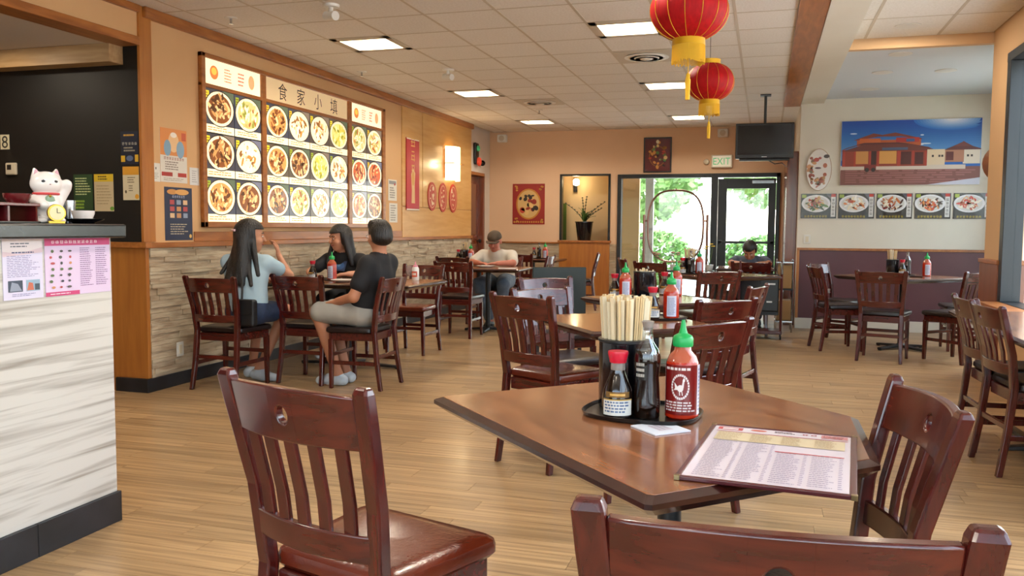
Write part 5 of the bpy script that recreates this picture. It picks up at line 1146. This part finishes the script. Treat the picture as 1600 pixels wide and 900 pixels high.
def person(label, root, J, look, skin, shirt, pants, hair, build=1., sleeve=.55, leg_cover=.55, shoe='sneaker', vox=.0068, female=False, hands=None, sock=None):
    r = V3(*root); t = thing('person', label, 'person', tuple(root)); P = {k: V3(*v) - r for k, v in J.items()}
    b = SDF(vox); bl = build
    def torso(s, inf=0., low=True):
        for a in 'LR':
            s.cap(P['hip' + a] + V3(0, 0, .03), P['chest'] * .35 + P['hip' + a] * .2 + P['sh' + a] * .45, (.088 if female else .092) * bl + inf, (.072 if female else .084) * bl + inf, .05)
            s.cap(P['chest'] * .35 + P['hip' + a] * .2 + P['sh' + a] * .45, P['sh' + a] * .8 + P['neck'] * .2 + V3(0, 0, -.045), (.072 if female else .084) * bl + inf, .062 * bl + inf, .05)
            s.cap(P['sh' + a] + V3(0, 0, -.01), P['neck'] + V3(0, 0, -.015), .047 * bl + inf, .042 + inf, .04)
        s.cap(P['pelvis'], P['chest'], .10 * bl + inf, .105 * bl + inf, .05); s.cap(P['chest'], P['neck'] + V3(0, 0, -.05), .10 * bl + inf, .06 * bl + inf, .05)
    def arm(s, a, inf=0., upto=2.):
        e, w, h = P['sh' + a], P['el' + a], P['wr' + a]
        if upto < 1: s.cap(e, e + (w - e) * upto, .05 * bl + inf, .046 * bl + inf * 1.5, .03)
        else: s.cap(e, w, .048 * bl + inf, .037 * bl + inf, .03); s.cap(w, h, .037 * bl + inf, .025 * bl + inf, .02)
    def leg(s, a, inf=0., upto=2.):
        h, k, an = P['hip' + a], P['kn' + a], P['an' + a]; u = min(upto, 1.)
        s.cap(h, h + (k - h) * u, .085 * bl + inf, (.085 - .027 * u) * bl + inf * (1.6 if upto < 1 else 1), .04)
        if upto > 1: v = min(upto - 1, 1.); s.cap(k, k + (an - k) * v, .056 * bl + inf, (.056 - .02 * v) * bl + inf * 1.4, .03)
    torso(b)
    for a in 'LR':
        arm(b, a); leg(b, a)
        f = unit(P['toe' + a] - P['an' + a]); b.cap(P['an' + a], P['an' + a] + f * .1 + V3(0, 0, -.055), .036, .03, .03)
        # hand: palm, four fingers, thumb
        w = P['wr' + a]; d, nrm, curl = (hands or {}).get(a, ((0, 1, 0), (0, 0, -1), .4)); d = unit(d); nrm = unit(V3(*nrm) - d * np.dot(nrm, d)); lat = np.cross(d, nrm) * (1 if a == 'R' else -1)
        for q in (-.022, -.007, .008, .022): b.cap(w + d * .012 + lat * q * .6, w + d * .078 + lat * q, .0135, .0115, .012)
        for q, L_ in ((-.0265, .058), (-.009, .07), (.009, .075), (.0265, .066)):
            s0 = w + d * .08 + lat * q; d1 = unit(d + nrm * curl); s1 = s0 + d1 * L_ * .5; d2 = unit(d + nrm * curl * 2.4); b.cap(s0, s1, .0092, .0085, .004); b.cap(s1, s1 + d2 * L_ * .5, .0085, .007, .004)
        s0 = w + d * .03 + lat * .026; s1 = s0 + unit(d + lat * .9 + nrm * .3) * .038; b.cap(s0, s1, .0125, .0105, .008); b.cap(s1, s1 + unit(d * 1.1 + lat * .2 + nrm * .4) * .03, .0105, .008, .004)
    # head
    fw = unit(look); side = unit(np.cross(fw, V3(0, 0, 1))); up = np.cross(side, fw); H = P['head']; Rm = np.stack([side, fw, up], 1); HS = 1.07
    hp = lambda x, y, z: H + Rm @ (V3(x, y, z) * HS); E = lambda s, c, r_, k=.02: s.p.append(('e', hp(*c), V3(*r_) * HS, Rm, None, k))
    b.cap(P['neck'] + V3(0, 0, -.03), hp(0, -.02, -.05), .046 * (.9 if female else 1.05), .043 * (.9 if female else 1.05), .03)
    E(b, (0, -.008, .025), (.071, .088, .085)); E(b, (0, .026, -.04), (.054, .058, .066), .03); E(b, (0, .045, -.085), (.025, .024, .02), .025)
    b.cap(hp(0, .083, .012), hp(0, .100, -.022), .009, .0125, .012); b.cap(hp(-.035, .070, .024), hp(.035, .070, .024), .012, .012, .014)
    for sx in (-1, 1): E(b, (sx * .072, -.008, -.005), (.011, .019, .03), .006); E(b, (sx * .038, .058, -.028), (.022, .02, .02), .02)
    b.build('body', skin, t)
    for sx in (-1, 1):
        e = MB().lathe([(0, -.007), (.008, -.004), (.011, 0), (.008, .004), (0, .007)], 12, sy=.6).build('eye', 'eye_white', t, True); e.matrix_local = Matrix.Translation(hp(sx * .029, .0775, .006)) @ Matrix(Rm.tolist()).to_4x4()
        i = MB().lathe([(0, -.005), (.0045, 0), (0, .005)], 10, sy=.7).build('iris', 'ink', e, True); i.location = (0, .0055, 0)
        w = MB().tube([tuple(hp(sx * x, y, z)) for x, y, z in ((.014, .086, .028), (.03, .083, .034), (.048, .070, .028))], .0035, 6).build('eyebrow', hair, t, True)
    MB().tube([tuple(hp(x, y, -.052 + .002 * abs(x) / .02)) for x, y in ((-.022, .076), (-.01, .086), (0, .088), (.01, .086), (.022, .076))], [.003, .006, .006, .006, .003], 8).build('mouth', 'lip', t, True)
    # clothes
    s = SDF(vox + .0008); torso(s, .010)
    for a in 'LR': arm(s, a, .011, sleeve)
    lowz = P['pelvis'][2] - .03; nk = P['neck']; s.cut(lambda X, Y, Z: np.maximum(lowz - Z, .062 - np.sqrt((X - nk[0]) ** 2 + (Y - nk[1] - 0) ** 2 + ((Z - nk[2] - .02) * .9) ** 2))); s.build('shirt', shirt, t)
    s = SDF(vox + .0008); s.cap(P['pelvis'] + V3(0, 0, -.02), P['pelvis'] + V3(0, 0, .03), .112 * bl, .108 * bl, .05)
    for a in 'LR': leg(s, a, .013, leg_cover); s.cap(P['hip' + a], P['hip' + a] + V3(0, 0, .04), .095 * bl, .095 * bl, .05)
    s.build('trousers', pants, t)
    for a in 'LR':
        an, to = P['an' + a], P['toe' + a]; f = unit((to - an) * V3(1, 1, 0)); s = SDF(.006); g = V3(an[0], an[1], 0)
        s.cap(g - f * .045 + V3(0, 0, .04), g + f * .05 + V3(0, 0, .042), .042, .042, .02).cap(g + f * .05 + V3(0, 0, .036), g + f * .15 + V3(0, 0, .030), .043, .032, .03).cap(an + V3(0, 0, -.01), g + V3(0, 0, .05), .043, .044, .02)
        s.cut(lambda X, Y, Z: .0015 - Z); ztop = an[2] + .005; s.cut(lambda X, Y, Z: Z - ztop); s.build('shoe', shoe, t)
    return t, P, hp, Rm
def hair_cap(t, hp, Rm, m, strands=(), fringe=.055, vol=1.08, vox=.006, name='hair', nape=1.):
    s = SDF(vox); s.p.append(('e', hp(0, -.014, .030), V3(.078, .092, .088) * vol * 1.07, Rm, None, .02)); s.p.append(('e', hp(0, -.045, -.01), V3(.072, .062, .08 * nape) * vol * 1.07, Rm, None, .02))
    o = hp(0, 0, 0)
    def cut(X, Y, Z):
        q = np.stack([X - o[0], Y - o[1], Z - o[2]], -1) @ Rm; return np.minimum(np.minimum(q[..., 1] - .022 - .25 * np.abs(q[..., 0]) * 0, fringe - q[..., 2]), .09 - np.abs(q[..., 0]))
    s.cut(cut)
    for a, b_, r0, r1 in strands: s.cap(a, b_, r0, r1, .02)
    return s.build(name, m, t)
# --- woman in the pale blue top
J = dict(pelvis=(-3.76, 5.53, .58), chest=(-3.78, 5.57, .84), neck=(-3.785, 5.60, 1.0), head=(-3.765, 5.63, 1.135), shL=(-3.945, 5.60, .945), shR=(-3.625, 5.62, .945), elL=(-4.05, 5.80, .78), wrL=(-3.97, 6.03, .80), elR=(-3.575, 5.86, .83), wrR=(-3.705, 5.92, .985),
         hipL=(-3.84, 5.56, .565), hipR=(-3.68, 5.57, .565), knL=(-3.89, 5.93, .545), knR=(-3.66, 5.93, .545), anL=(-3.95, 5.90, .085), anR=(-3.81, 5.79, .085), toeL=(-3.93, 6.1, .03), toeR=(-3.68, 5.77, .03))
t, P, hp, Rm = person('woman in a pale blue top with long black hair seen from behind', (-3.78, 5.55, 0), J, (.75, .62, -.05), 'skin_a', 'cloth_blue', 'denim', 'hair_black', .86, .5, .5, 'sneaker', female=True, hands={'R': ((-.35, .25, .9), (-.6, -.3, -.1), .5), 'L': ((.3, 1, -.08), (0, 0, -1), .25)})
D = lambda *v: V3(*v) - V3(-3.78, 5.55, 0)
st_ = [(hp(sx, -.06, -.02), D(-3.80 + sx * 1.3, 5.445 + abs(sx) * .3, .80 - .25 * abs(sx)), .05, .026) for sx in (-.05, -.02, .02, .05)] + [(hp(.055, .0, .0), D(-3.64, 5.53, .85), .028, .016), (hp(-.06, -.02, .0), D(-3.94, 5.50, .86), .03, .014), (hp(.04, -.04, -.06), D(-3.665, 5.475, .775), .036, .014), (hp(-.03, -.05, -.06), D(-3.83, 5.44, .785), .036, .014)]
hair_cap(t, hp, Rm, 'hair_black', st_, .06, 1.17)
mat('clip_pink', '#d8b0b4', .4); MB().tube([tuple(hp(x, -.128 + abs(x) * .3, .04)) for x in (-.045, -.02, 0, .02, .045)], .009, 8).build('hair_clip', 'clip_pink', t, True)
bag = thing('shoulder_bag', 'black shoulder bag hanging behind the woman in pale blue', 'bag', (-3.655, 5.385, .478)); mat('bag_black', '#0c0d10', .5)
MB().box(-.085, .085, -.035, .035, 0, .2).build('pouch', 'bag_black', bag, bevel=.02, seg=3); MB().box(-.085, .085, -.042, -.034, .09, .2).build('flap', 'bag_black', bag, bevel=.006)
MB().tube([(-.03, .0, .19), (-.05, .04, .32), (-.08, .075, .42), (-.10, .14, .515), (-.06, .23, .53), (.0, .30, .45)], .009, 8).build('strap', 'bag_black', bag, True)
# --- woman in the black tee
J = dict(pelvis=(-3.80, 7.38, .575), chest=(-3.83, 7.31, .82), neck=(-3.845, 7.26, .965), head=(-3.855, 7.215, 1.105), shL=(-3.67, 7.29, .905), shR=(-4.02, 7.29, .905), elL=(-3.54, 7.10, .785), wrL=(-3.60, 6.90, .79), elR=(-4.12, 7.12, .785), wrR=(-4.02, 6.92, .79),
         hipL=(-3.72, 7.35, .56), hipR=(-3.88, 7.35, .56), knL=(-3.70, 6.98, .54), knR=(-3.90, 6.98, .54), anL=(-3.70, 7.02, .085), anR=(-3.9, 7.02, .085), toeL=(-3.70, 6.85, .03), toeR=(-3.9, 6.85, .03))
t, P, hp, Rm = person('woman with long black hair in a black tee facing across the table', (-3.80, 7.35, 0), J, (-.55, -.82, -.14), 'skin_a', 'cloth_black', 'trousers_dark', 'hair_black', .95, .6, 1.9, 'sneaker', female=True, hands={'L': ((-.75, -.6, -.05), (0, 0, -1), .3), 'R': ((.7, -.6, -.05), (0, 0, -1), .3)})
D = lambda *v: V3(*v) - V3(-3.80, 7.35, 0)
hair_cap(t, hp, Rm, 'hair_black', [(hp(.074, -.005, .03), D(-3.99, 7.21, .87), .028, .02), (hp(-.074, -.005, .03), D(-3.72, 7.20, .86), .034, .024), (hp(-.06, -.05, 0), D(-3.72, 7.27, .84), .045, .03), (hp(.06, -.05, 0), D(-3.96, 7.29, .86), .04, .03), (hp(0, -.07, 0), D(-3.83, 7.36, .84), .05, .04)], .058, 1.15)
p = Pr(.13, .1, '#1d3358', .001); p.ell(0, 0, .05, .035, '#2f5a8e', 14); p.ell(-.02, .01, .02, .02, '#5a86b0', 10); o = p.build('shirt_print', 'print', t, Matrix.Translation(D(-3.835, 7.185, .845)) @ Matrix.Rotation(math.radians(-12), 4, 'Z') @ Matrix.Rotation(math.radians(66), 4, 'X'))
# --- man in black
J = dict(pelvis=(-2.885, 5.85, .585), chest=(-2.83, 5.85, .85), neck=(-2.80, 5.855, 1.005), head=(-2.80, 5.865, 1.145), shL=(-2.805, 5.675, .945), shR=(-2.80, 6.035, .945), elL=(-2.885, 5.60, .70), wrL=(-3.075, 5.70, .655), elR=(-2.95, 6.13, .79), wrR=(-3.11, 6.27, .79),
         hipL=(-2.90, 5.76, .57), hipR=(-2.90, 5.94, .57), knL=(-3.25, 5.73, .565), knR=(-3.25, 5.93, .565), anL=(-3.12, 5.785, .085), anR=(-3.12, 5.915, .085), toeL=(-3.28, 5.78, .03), toeR=(-3.28, 5.92, .03))
t, P, hp, Rm = person('man with short black hair and glasses in a black tee and pale shorts', (-2.88, 5.85, 0), J, (-.80, .58, -.06), 'skin_b', 'cloth_black', 'shorts_stone', 'hair_black', 1.06, .62, .93, 'sneaker', hands={'L': ((-.95, .25, -.2), (0, 0, -1), .35), 'R': ((-.85, .4, -.05), (0, 0, -1), .3)})
hair_cap(t, hp, Rm, 'hair_black', [(hp(-.045, .01, .085), hp(.045, .01, .085), .036, .036), (hp(-.035, .04, .078), hp(.035, .04, .078), .03, .03)], .07, 1.05, nape=.72)
g = MB()
for sx in (-1, 1): g.tube([tuple(hp(sx * .031 + .022 * math.cos(a), .094, .004 + .017 * math.sin(a))) for a in [i * math.pi / 8 for i in range(16)]], .0015, 5, True); g.tube([tuple(hp(sx * .053, .092, .008)), tuple(hp(sx * .074, .06, .01)), tuple(hp(sx * .078, -.01, .008))], .0015, 5)
g.build('glasses', 'chrome', t)
# --- man in the cap
J = dict(pelvis=(-3.17, 10.12, .565), chest=(-3.18, 10.06, .79), neck=(-3.185, 9.99, .925), head=(-3.19, 9.94, 1.045), shL=(-2.995, 10.04, .875), shR=(-3.375, 10.04, .875), elL=(-2.92, 9.83, .79), wrL=(-3.05, 9.60, .79), elR=(-3.44, 9.83, .79), wrR=(-3.27, 9.60, .79),
         hipL=(-3.08, 10.08, .56), hipR=(-3.26, 10.08, .56), knL=(-3.00, 9.70, .53), knR=(-3.32, 9.70, .53), anL=(-3.04, 9.76, .085), anR=(-3.18, 9.74, .085), toeL=(-3.03, 9.58, .03), toeR=(-3.19, 9.56, .03))
t, P, hp, Rm = person('man in a brown cap and white polo shirt resting his arms on the table', (-3.17, 10.1, 0), J, (.02, -.93, -.36), 'skin_c', 'cloth_white', 'jeans_light', 'hair_grey', 1.1, .8, 1.9, 'shoe_dark', .008, hands={'L': ((-.9, -.35, -.02), (0, 0, -1), .3), 'R': ((.9, -.35, -.02), (0, 0, -1), .3)})
s = SDF(.006); s.p.append(('e', hp(0, -.012, .045), V3(.084, .098, .082) * 1.07, Rm, None, .02)); s.cut(lambda X, Y, Z: -(np.stack([X - hp(0, 0, .035)[0], Y - hp(0, 0, .035)[1], Z - hp(0, 0, .035)[2]], -1) @ Rm)[..., 2]); cp = s.build('cap', 'cap_brown', t)
br = MB(); n = 14; pts = [(.082 * math.cos(a), .06 + .085 * math.sin(a)) for a in [math.pi * i / n for i in range(n + 1)]]; V = []
for zz in (.040, .046): V += [tuple(hp(x, y, zz - abs(x) * .16 - max(0, y - .06) * .12)) for x, y in pts]
br.add(V, [tuple(range(n + 1)), tuple(reversed(range(n + 1, 2 * n + 2)))] + [(i, i + 1, n + 2 + i, n + 1 + i) for i in range(n)] + [(n, 0, n + 1, 2 * n + 1)]); br.build('cap_brim', 'cap_brown', cp)
MB().tube([tuple(hp(-.05, .01, -.125)), tuple(hp(0, .055, -.135)), tuple(hp(.05, .01, -.125))], .014, 8).build('collar', 'cloth_white', t, True)
# --- person in grey
J = dict(pelvis=(-.16, 11.40, .545), chest=(-.165, 11.33, .74), neck=(-.17, 11.25, .855), head=(-.175, 11.19, .945), shL=(.005, 11.31, .815), shR=(-.345, 11.31, .815), elL=(.06, 11.14, .785), wrL=(-.06, 10.97, .79), elR=(-.40, 11.14, .785), wrR=(-.28, 10.97, .79),
         hipL=(-.07, 11.37, .55), hipR=(-.25, 11.37, .55), knL=(-.06, 11.0, .53), knR=(-.26, 11.0, .53), anL=(-.06, 11.02, .085), anR=(-.26, 11.02, .085), toeL=(-.06, 10.86, .03), toeR=(-.26, 10.86, .03))
t, P, hp, Rm = person('person in a grey tee bending over the table by the glass door', (-.16, 11.38, 0), J, (-.1, -.72, -.69), 'skin_b', 'cloth_grey', 'trousers_dark', 'hair_black', 1., .6, 1.9, 'shoe_dark', .009, hands={'L': ((-.8, -.5, -.02), (0, 0, -1), .3), 'R': ((.8, -.5, -.02), (0, 0, -1), .3)})
hair_cap(t, hp, Rm, 'hair_black', [], .06, 1.1, .008, nape=.8)
# ================================================================== by the entrance
# hoop stand
t = thing('hoop_stand', 'tall copper hoop stand in front of the shop window', 'stand', (-1.13, 11.3, 0)); mat('copper', '#8a6a60', .3, metal=.8)
w_, h_ = .36, .47; zc_ = 1.25; path = []
for i in range(48):
    a = 2 * math.pi * i / 48; c, s_ = math.cos(a), math.sin(a); path.append((w_ * abs(c) ** .72 * (1 if c > 0 else -1), 0, zc_ + h_ * abs(s_) ** .72 * (1 if s_ > 0 else -1)))
MB().tube(path, .013, 8, True).build('hoop', 'copper', t, True)
for sx in (-1, 1): MB().tube([(sx * .41, 0, .02), (sx * .41, 0, 1.40)], .016, 8).tube([(sx * .41, 0, 1.32), (sx * .355, 0, 1.32)], .012, 8).build('post', 'copper', t, True); MB().box(sx * .41 - .03, sx * .41 + .03, -.22, .22, 0, .025).build('foot', 'copper', t, bevel=.004)
MB().tube([(0, 0, zc_ + h_), (0, 0, zc_ + h_ + .025)], .012, 8).build('finial', 'copper', t)
# flowers and odds on a low shelf by the window
sh = thing('low_shelf', 'low black shelf with flowers in front of the hoop stand', 'shelf', (-.98, 10.95, 0)); MB().box(-.42, .38, -.14, .14, .66, .69).build('board', 'black_iron', sh, bevel=.004)
for sx in (-.38, .34):
    for sy in (-.11, .11): MB().box(sx - .014, sx + .014, sy - .014, sy + .014, 0, .66).build('leg', 'black_iron', sh)
for k, v in {'petal_pink': '#c98a86', 'petal_yellow': '#e0c030', 'petal_white': '#dcd6cc', 'petal_rust': '#9a5a48'}.items(): mat(k, v, .6)
RF = random.Random(21)
def flowers(x, y, z, petals, label, h=.16, n=6, pot='ceramic'):
    t = thing('flower_pot', label, 'plant', (x, y, z), 0, 'flower pots by the shop window'); MB().lathe([(0, 0), (.035, 0), (.05, .07), (.052, .075), (.045, .075), (0, .06)], 18).build('pot', pot, t, True)
    for i in range(n):
        a = RF.uniform(0, 6.28); q = RF.uniform(.01, .07); zz = .07 + h * RF.uniform(.6, 1.); px, py = q * math.cos(a), q * math.sin(a); MB().tube([(0, 0, .06), (px * .6, py * .6, zz * .6), (px, py, zz)], .003, 5).build('stem', 'leaf', t)
        f = MB()
        for j in range(5): b_ = j * 1.2566; f.lathe([(0, -.008), (.014, 0), (0, .008)], 7, (px + .016 * math.cos(b_), py + .016 * math.sin(b_), zz))
        f.build('blossom', petals[i % len(petals)], t, True)
flowers(-1.33, 10.95, .691, ['petal_rust', 'petal_pink'], 'pot of rust coloured flowers at one end of the low shelf'); flowers(-1.1, 10.9, .691, ['petal_pink', 'petal_white'], 'pot of pink and white flowers on the low shelf'); flowers(-.86, 10.95, .691, ['petal_white', 'petal_yellow'], 'pot of white and yellow flowers on the low shelf', .2); flowers(-.66, 10.95, .691, ['petal_yellow'], 'pot of yellow flowers beside the glass door', .3, 5)
# serving cart
t = thing('serving_cart', 'low dark red serving cart with upright black panels by the entrance', 'cart', (-.03, 9.86, 0)); mat('cart_red', '#4a1a1c', .3, coat=.3)
MB().box(-.24, .24, -.16, .12, .06, .10).build('deck', 'cart_red', t, bevel=.006); MB().box(-.25, .20, -.02, .03, .30, .72).build('black_panel', 'black_plastic', t, bevel=.012); MB().box(-.23, .0, -.028, -.02, .42, .66).build('panel_recess', 'black_gloss', t, bevel=.01); MB().box(-.25, .2, -.02, .1, .26, .30).build('shelf', 'black_iron', t, bevel=.004)
for x, y in ((-.225, -.14), (.225, -.14), (-.225, .10), (.225, .10)):
    MB().tube([(x, y, .06), (x, y, .72 if y < 0 else .86)], .012, 8).build('post', 'cart_red', t, True); MB().lathe([(0, 0), (.0, 0), (.024, .0), (.024, .018), (0, .018)], 14).build('caster', 'black_iron', t).matrix_local = Matrix.Translation((x - .009, y, .025)) @ Matrix.Rotation(math.pi / 2, 4, 'Y')
MB().tube([(.225, .1, .84), (.225, .0, .84), (.225, -.14, .72)], .012, 8).build('handle', 'chrome', t, True)
mat('sticker', '#d8d8d8', .5)
for x, z in ((.10, .60), (.07, .40)): MB().box(x, x + .06, -.0215, -.0195, z, z + .018).build('sticker', 'sticker', t)
# trolley with paper bags
t = thing('metal_trolley', 'narrow metal trolley beside the purple wainscot', 'trolley', (.24, 10.62, 0))
for x in (-.09, .09):
    for y in (-.16, .16): MB().tube([(x, y, .0), (x, y, .86)], .01, 8).build('post', 'chrome', t, True)
for z in (.12, .50, .82): MB().box(-.10, .10, -.17, .17, z, z + .018).build('shelf', 'black_iron' if z == .5 else 'chrome', t, bevel=.003)
mat('kraft', '#a07a4e', .8)
for z, h, lb in ((.518, .28, 'tan paper parcel on the middle shelf of the trolley'), (.138, .24, 'tan paper parcel on the bottom shelf of the trolley')): tag(MB().box(.24 - .08, .24 + .08, 10.49, 10.75, z + .0005, z + h).build('paper_parcel', 'kraft', None, bevel=.008), lb, 'parcel')
chair(-.16, 11.46, 270, 'cherry chair under the person in grey', 'k')
# ================================================================== outside
mat('asphalt', '#8f9092', .9); mat('pavement', '#c4c2bd', .9); mat('hedge', '#4d7a34', .8, col2='#6f9a4a', ns=9); mat('tree_leaf', '#6f9648', .7, col2='#9cc070', ns=3); mat('bark', '#5a4a3c', .9); mat('facade_white', '#e9e6e0', .8); mat('facade_pink', '#cf9a8a', .8, col2='#d9ac9c', ns=5)
struct('floor_pavement', -12, 12, 13.46, 19.0, -.15, -.03, 'pavement'); struct('floor_street', -40, 40, 19.0, 60, -.18, -.06, 'asphalt'); struct('floor_side', 2.71, 30, -30, 13.4, -.18, -.06, 'pavement'); struct('floor_front', -12, 2.7, -30, -2.66, -.18, -.06, 'pavement')
def foliage(name, label, x, y, z, rx, ry, rz_, n, leaf, m, trunk=None, seed=1, cat_='tree', group=None):
    R_ = random.Random(seed); t = thing(name, label, cat_, (x, y, -.05), 0, group); mb = MB(); V, F_ = [], []
    for i in range(n):
        u = R_.uniform(-1, 1); a = R_.uniform(0, 6.283); q = R_.uniform(.55, 1) ** .5; s_ = math.sqrt(1 - u * u); c = Vector((rx * q * s_ * math.cos(a), ry * q * s_ * math.sin(a), z + rz_ * q * u)); d = Vector((R_.uniform(-1, 1), R_.uniform(-1, 1), R_.uniform(-.6, .6))).normalized(); e = d.orthogonal().normalized() * leaf * .5; d = d * leaf; k = len(V); V += [tuple(c - d * .5), tuple(c + e), tuple(c + d * .5), tuple(c - e)]; F_.append((k, k + 1, k + 2, k + 3))
    me = bpy.data.meshes.new('foliage'); me.from_pydata(V, [], F_); me.materials.append(MATS[m]); o = bpy.data.objects.new('foliage', me); COL.objects.link(o); o.parent = t; o['kind'] = 'stuff'
    if trunk: MB().tube([(0, 0, 0), (.05, 0, trunk * .6), (0, .03, trunk)], [.13, .1, .07], 8).build('trunk', 'bark', t, True)
    else: MB().tube([(0, 0, 0), (0, 0, z)], .04, 6).build('stem', 'bark', t)
foliage('street_tree', 'green street tree outside the shop window', -3.4, 22, 3.2, 2.0, 1.8, 1.9, 2600, .24, 'tree_leaf', 2.2, 2, group='trees outside'); foliage('street_tree', 'green street tree beyond the glass door', .9, 24, 3.4, 2.4, 2, 1.7, 2600, .26, 'tree_leaf', 2.4, 3, group='trees outside'); foliage('street_tree', 'farther street tree across the road', -6.5, 30, 3.6, 2.6, 2.4, 2.2, 2200, .32, 'tree_leaf', 2.5, 4, group='trees outside')
foliage('shrub', 'rounded shrub outside under the hoop', -2.2, 18.0, .62, .8, .6, .6, 1500, .11, 'hedge', None, 5, 'shrub', 'shrubs outside'); foliage('shrub', 'low shrub outside beside the window edge', -3.9, 17.2, .7, .7, .6, .7, 1500, .11, 'hedge', None, 6, 'shrub', 'shrubs outside'); foliage('shrub', 'clipped shrub outside behind the door', .2, 19.6, .6, 1.2, .6, .55, 1800, .11, 'hedge', None, 7, 'shrub', 'shrubs outside')
foliage('shrub', 'green shrub outside the alcove window', 3.6, 9.6, .9, .6, 1.0, .8, 1600, .12, 'hedge', None, 8, 'shrub', 'shrubs outside')
# porch: posts and beam outside the entrance
for x, lb in ((-2.0, 'grey porch post outside the shop window'), (.6, 'grey porch post beyond the glass door')):
    tag(MB().box(x - .07, x + .07, 15.3, 15.44, -.03, 2.75).build('porch_post', 'storefront_grey', None, bevel=.006), lb, 'post', 'porch posts')
tag(MB().box(-4.5, 2.5, 13.46, 15.6, 2.75, 2.95).build('porch_roof', 'facade_white', None, bevel=.01), 'pale flat porch roof outside the entrance', 'roof')
tag(MB().box(-3.6, -2.08, 15.34, 15.4, 1.02, 1.06).box(-3.6, -3.56, 15.34, 15.4, -.03, 1.02).build('porch_rail', 'storefront_grey', None, bevel=.004), 'grey porch rail outside the shop window', 'rail')
# building across the side yard
bd = thing('side_building', 'pale building with pink panels across the side yard', 'building', (9.5, 3.5, -.06)); MB().box(-.2, 1.5, -7, 7, 0, 3.6).build('wall', 'facade_white', bd)
for y in (-5.4, -2.7, 0, 2.7, 5.4): MB().box(-.26, -.2, y - .8, y + .8, .6, 2.3).build('panel', 'facade_pink', bd, bevel=.01); MB().box(-.26, -.2, y - .8, y + .8, 2.6, 3.3).build('panel', 'facade_pink', bd, bevel=.01)
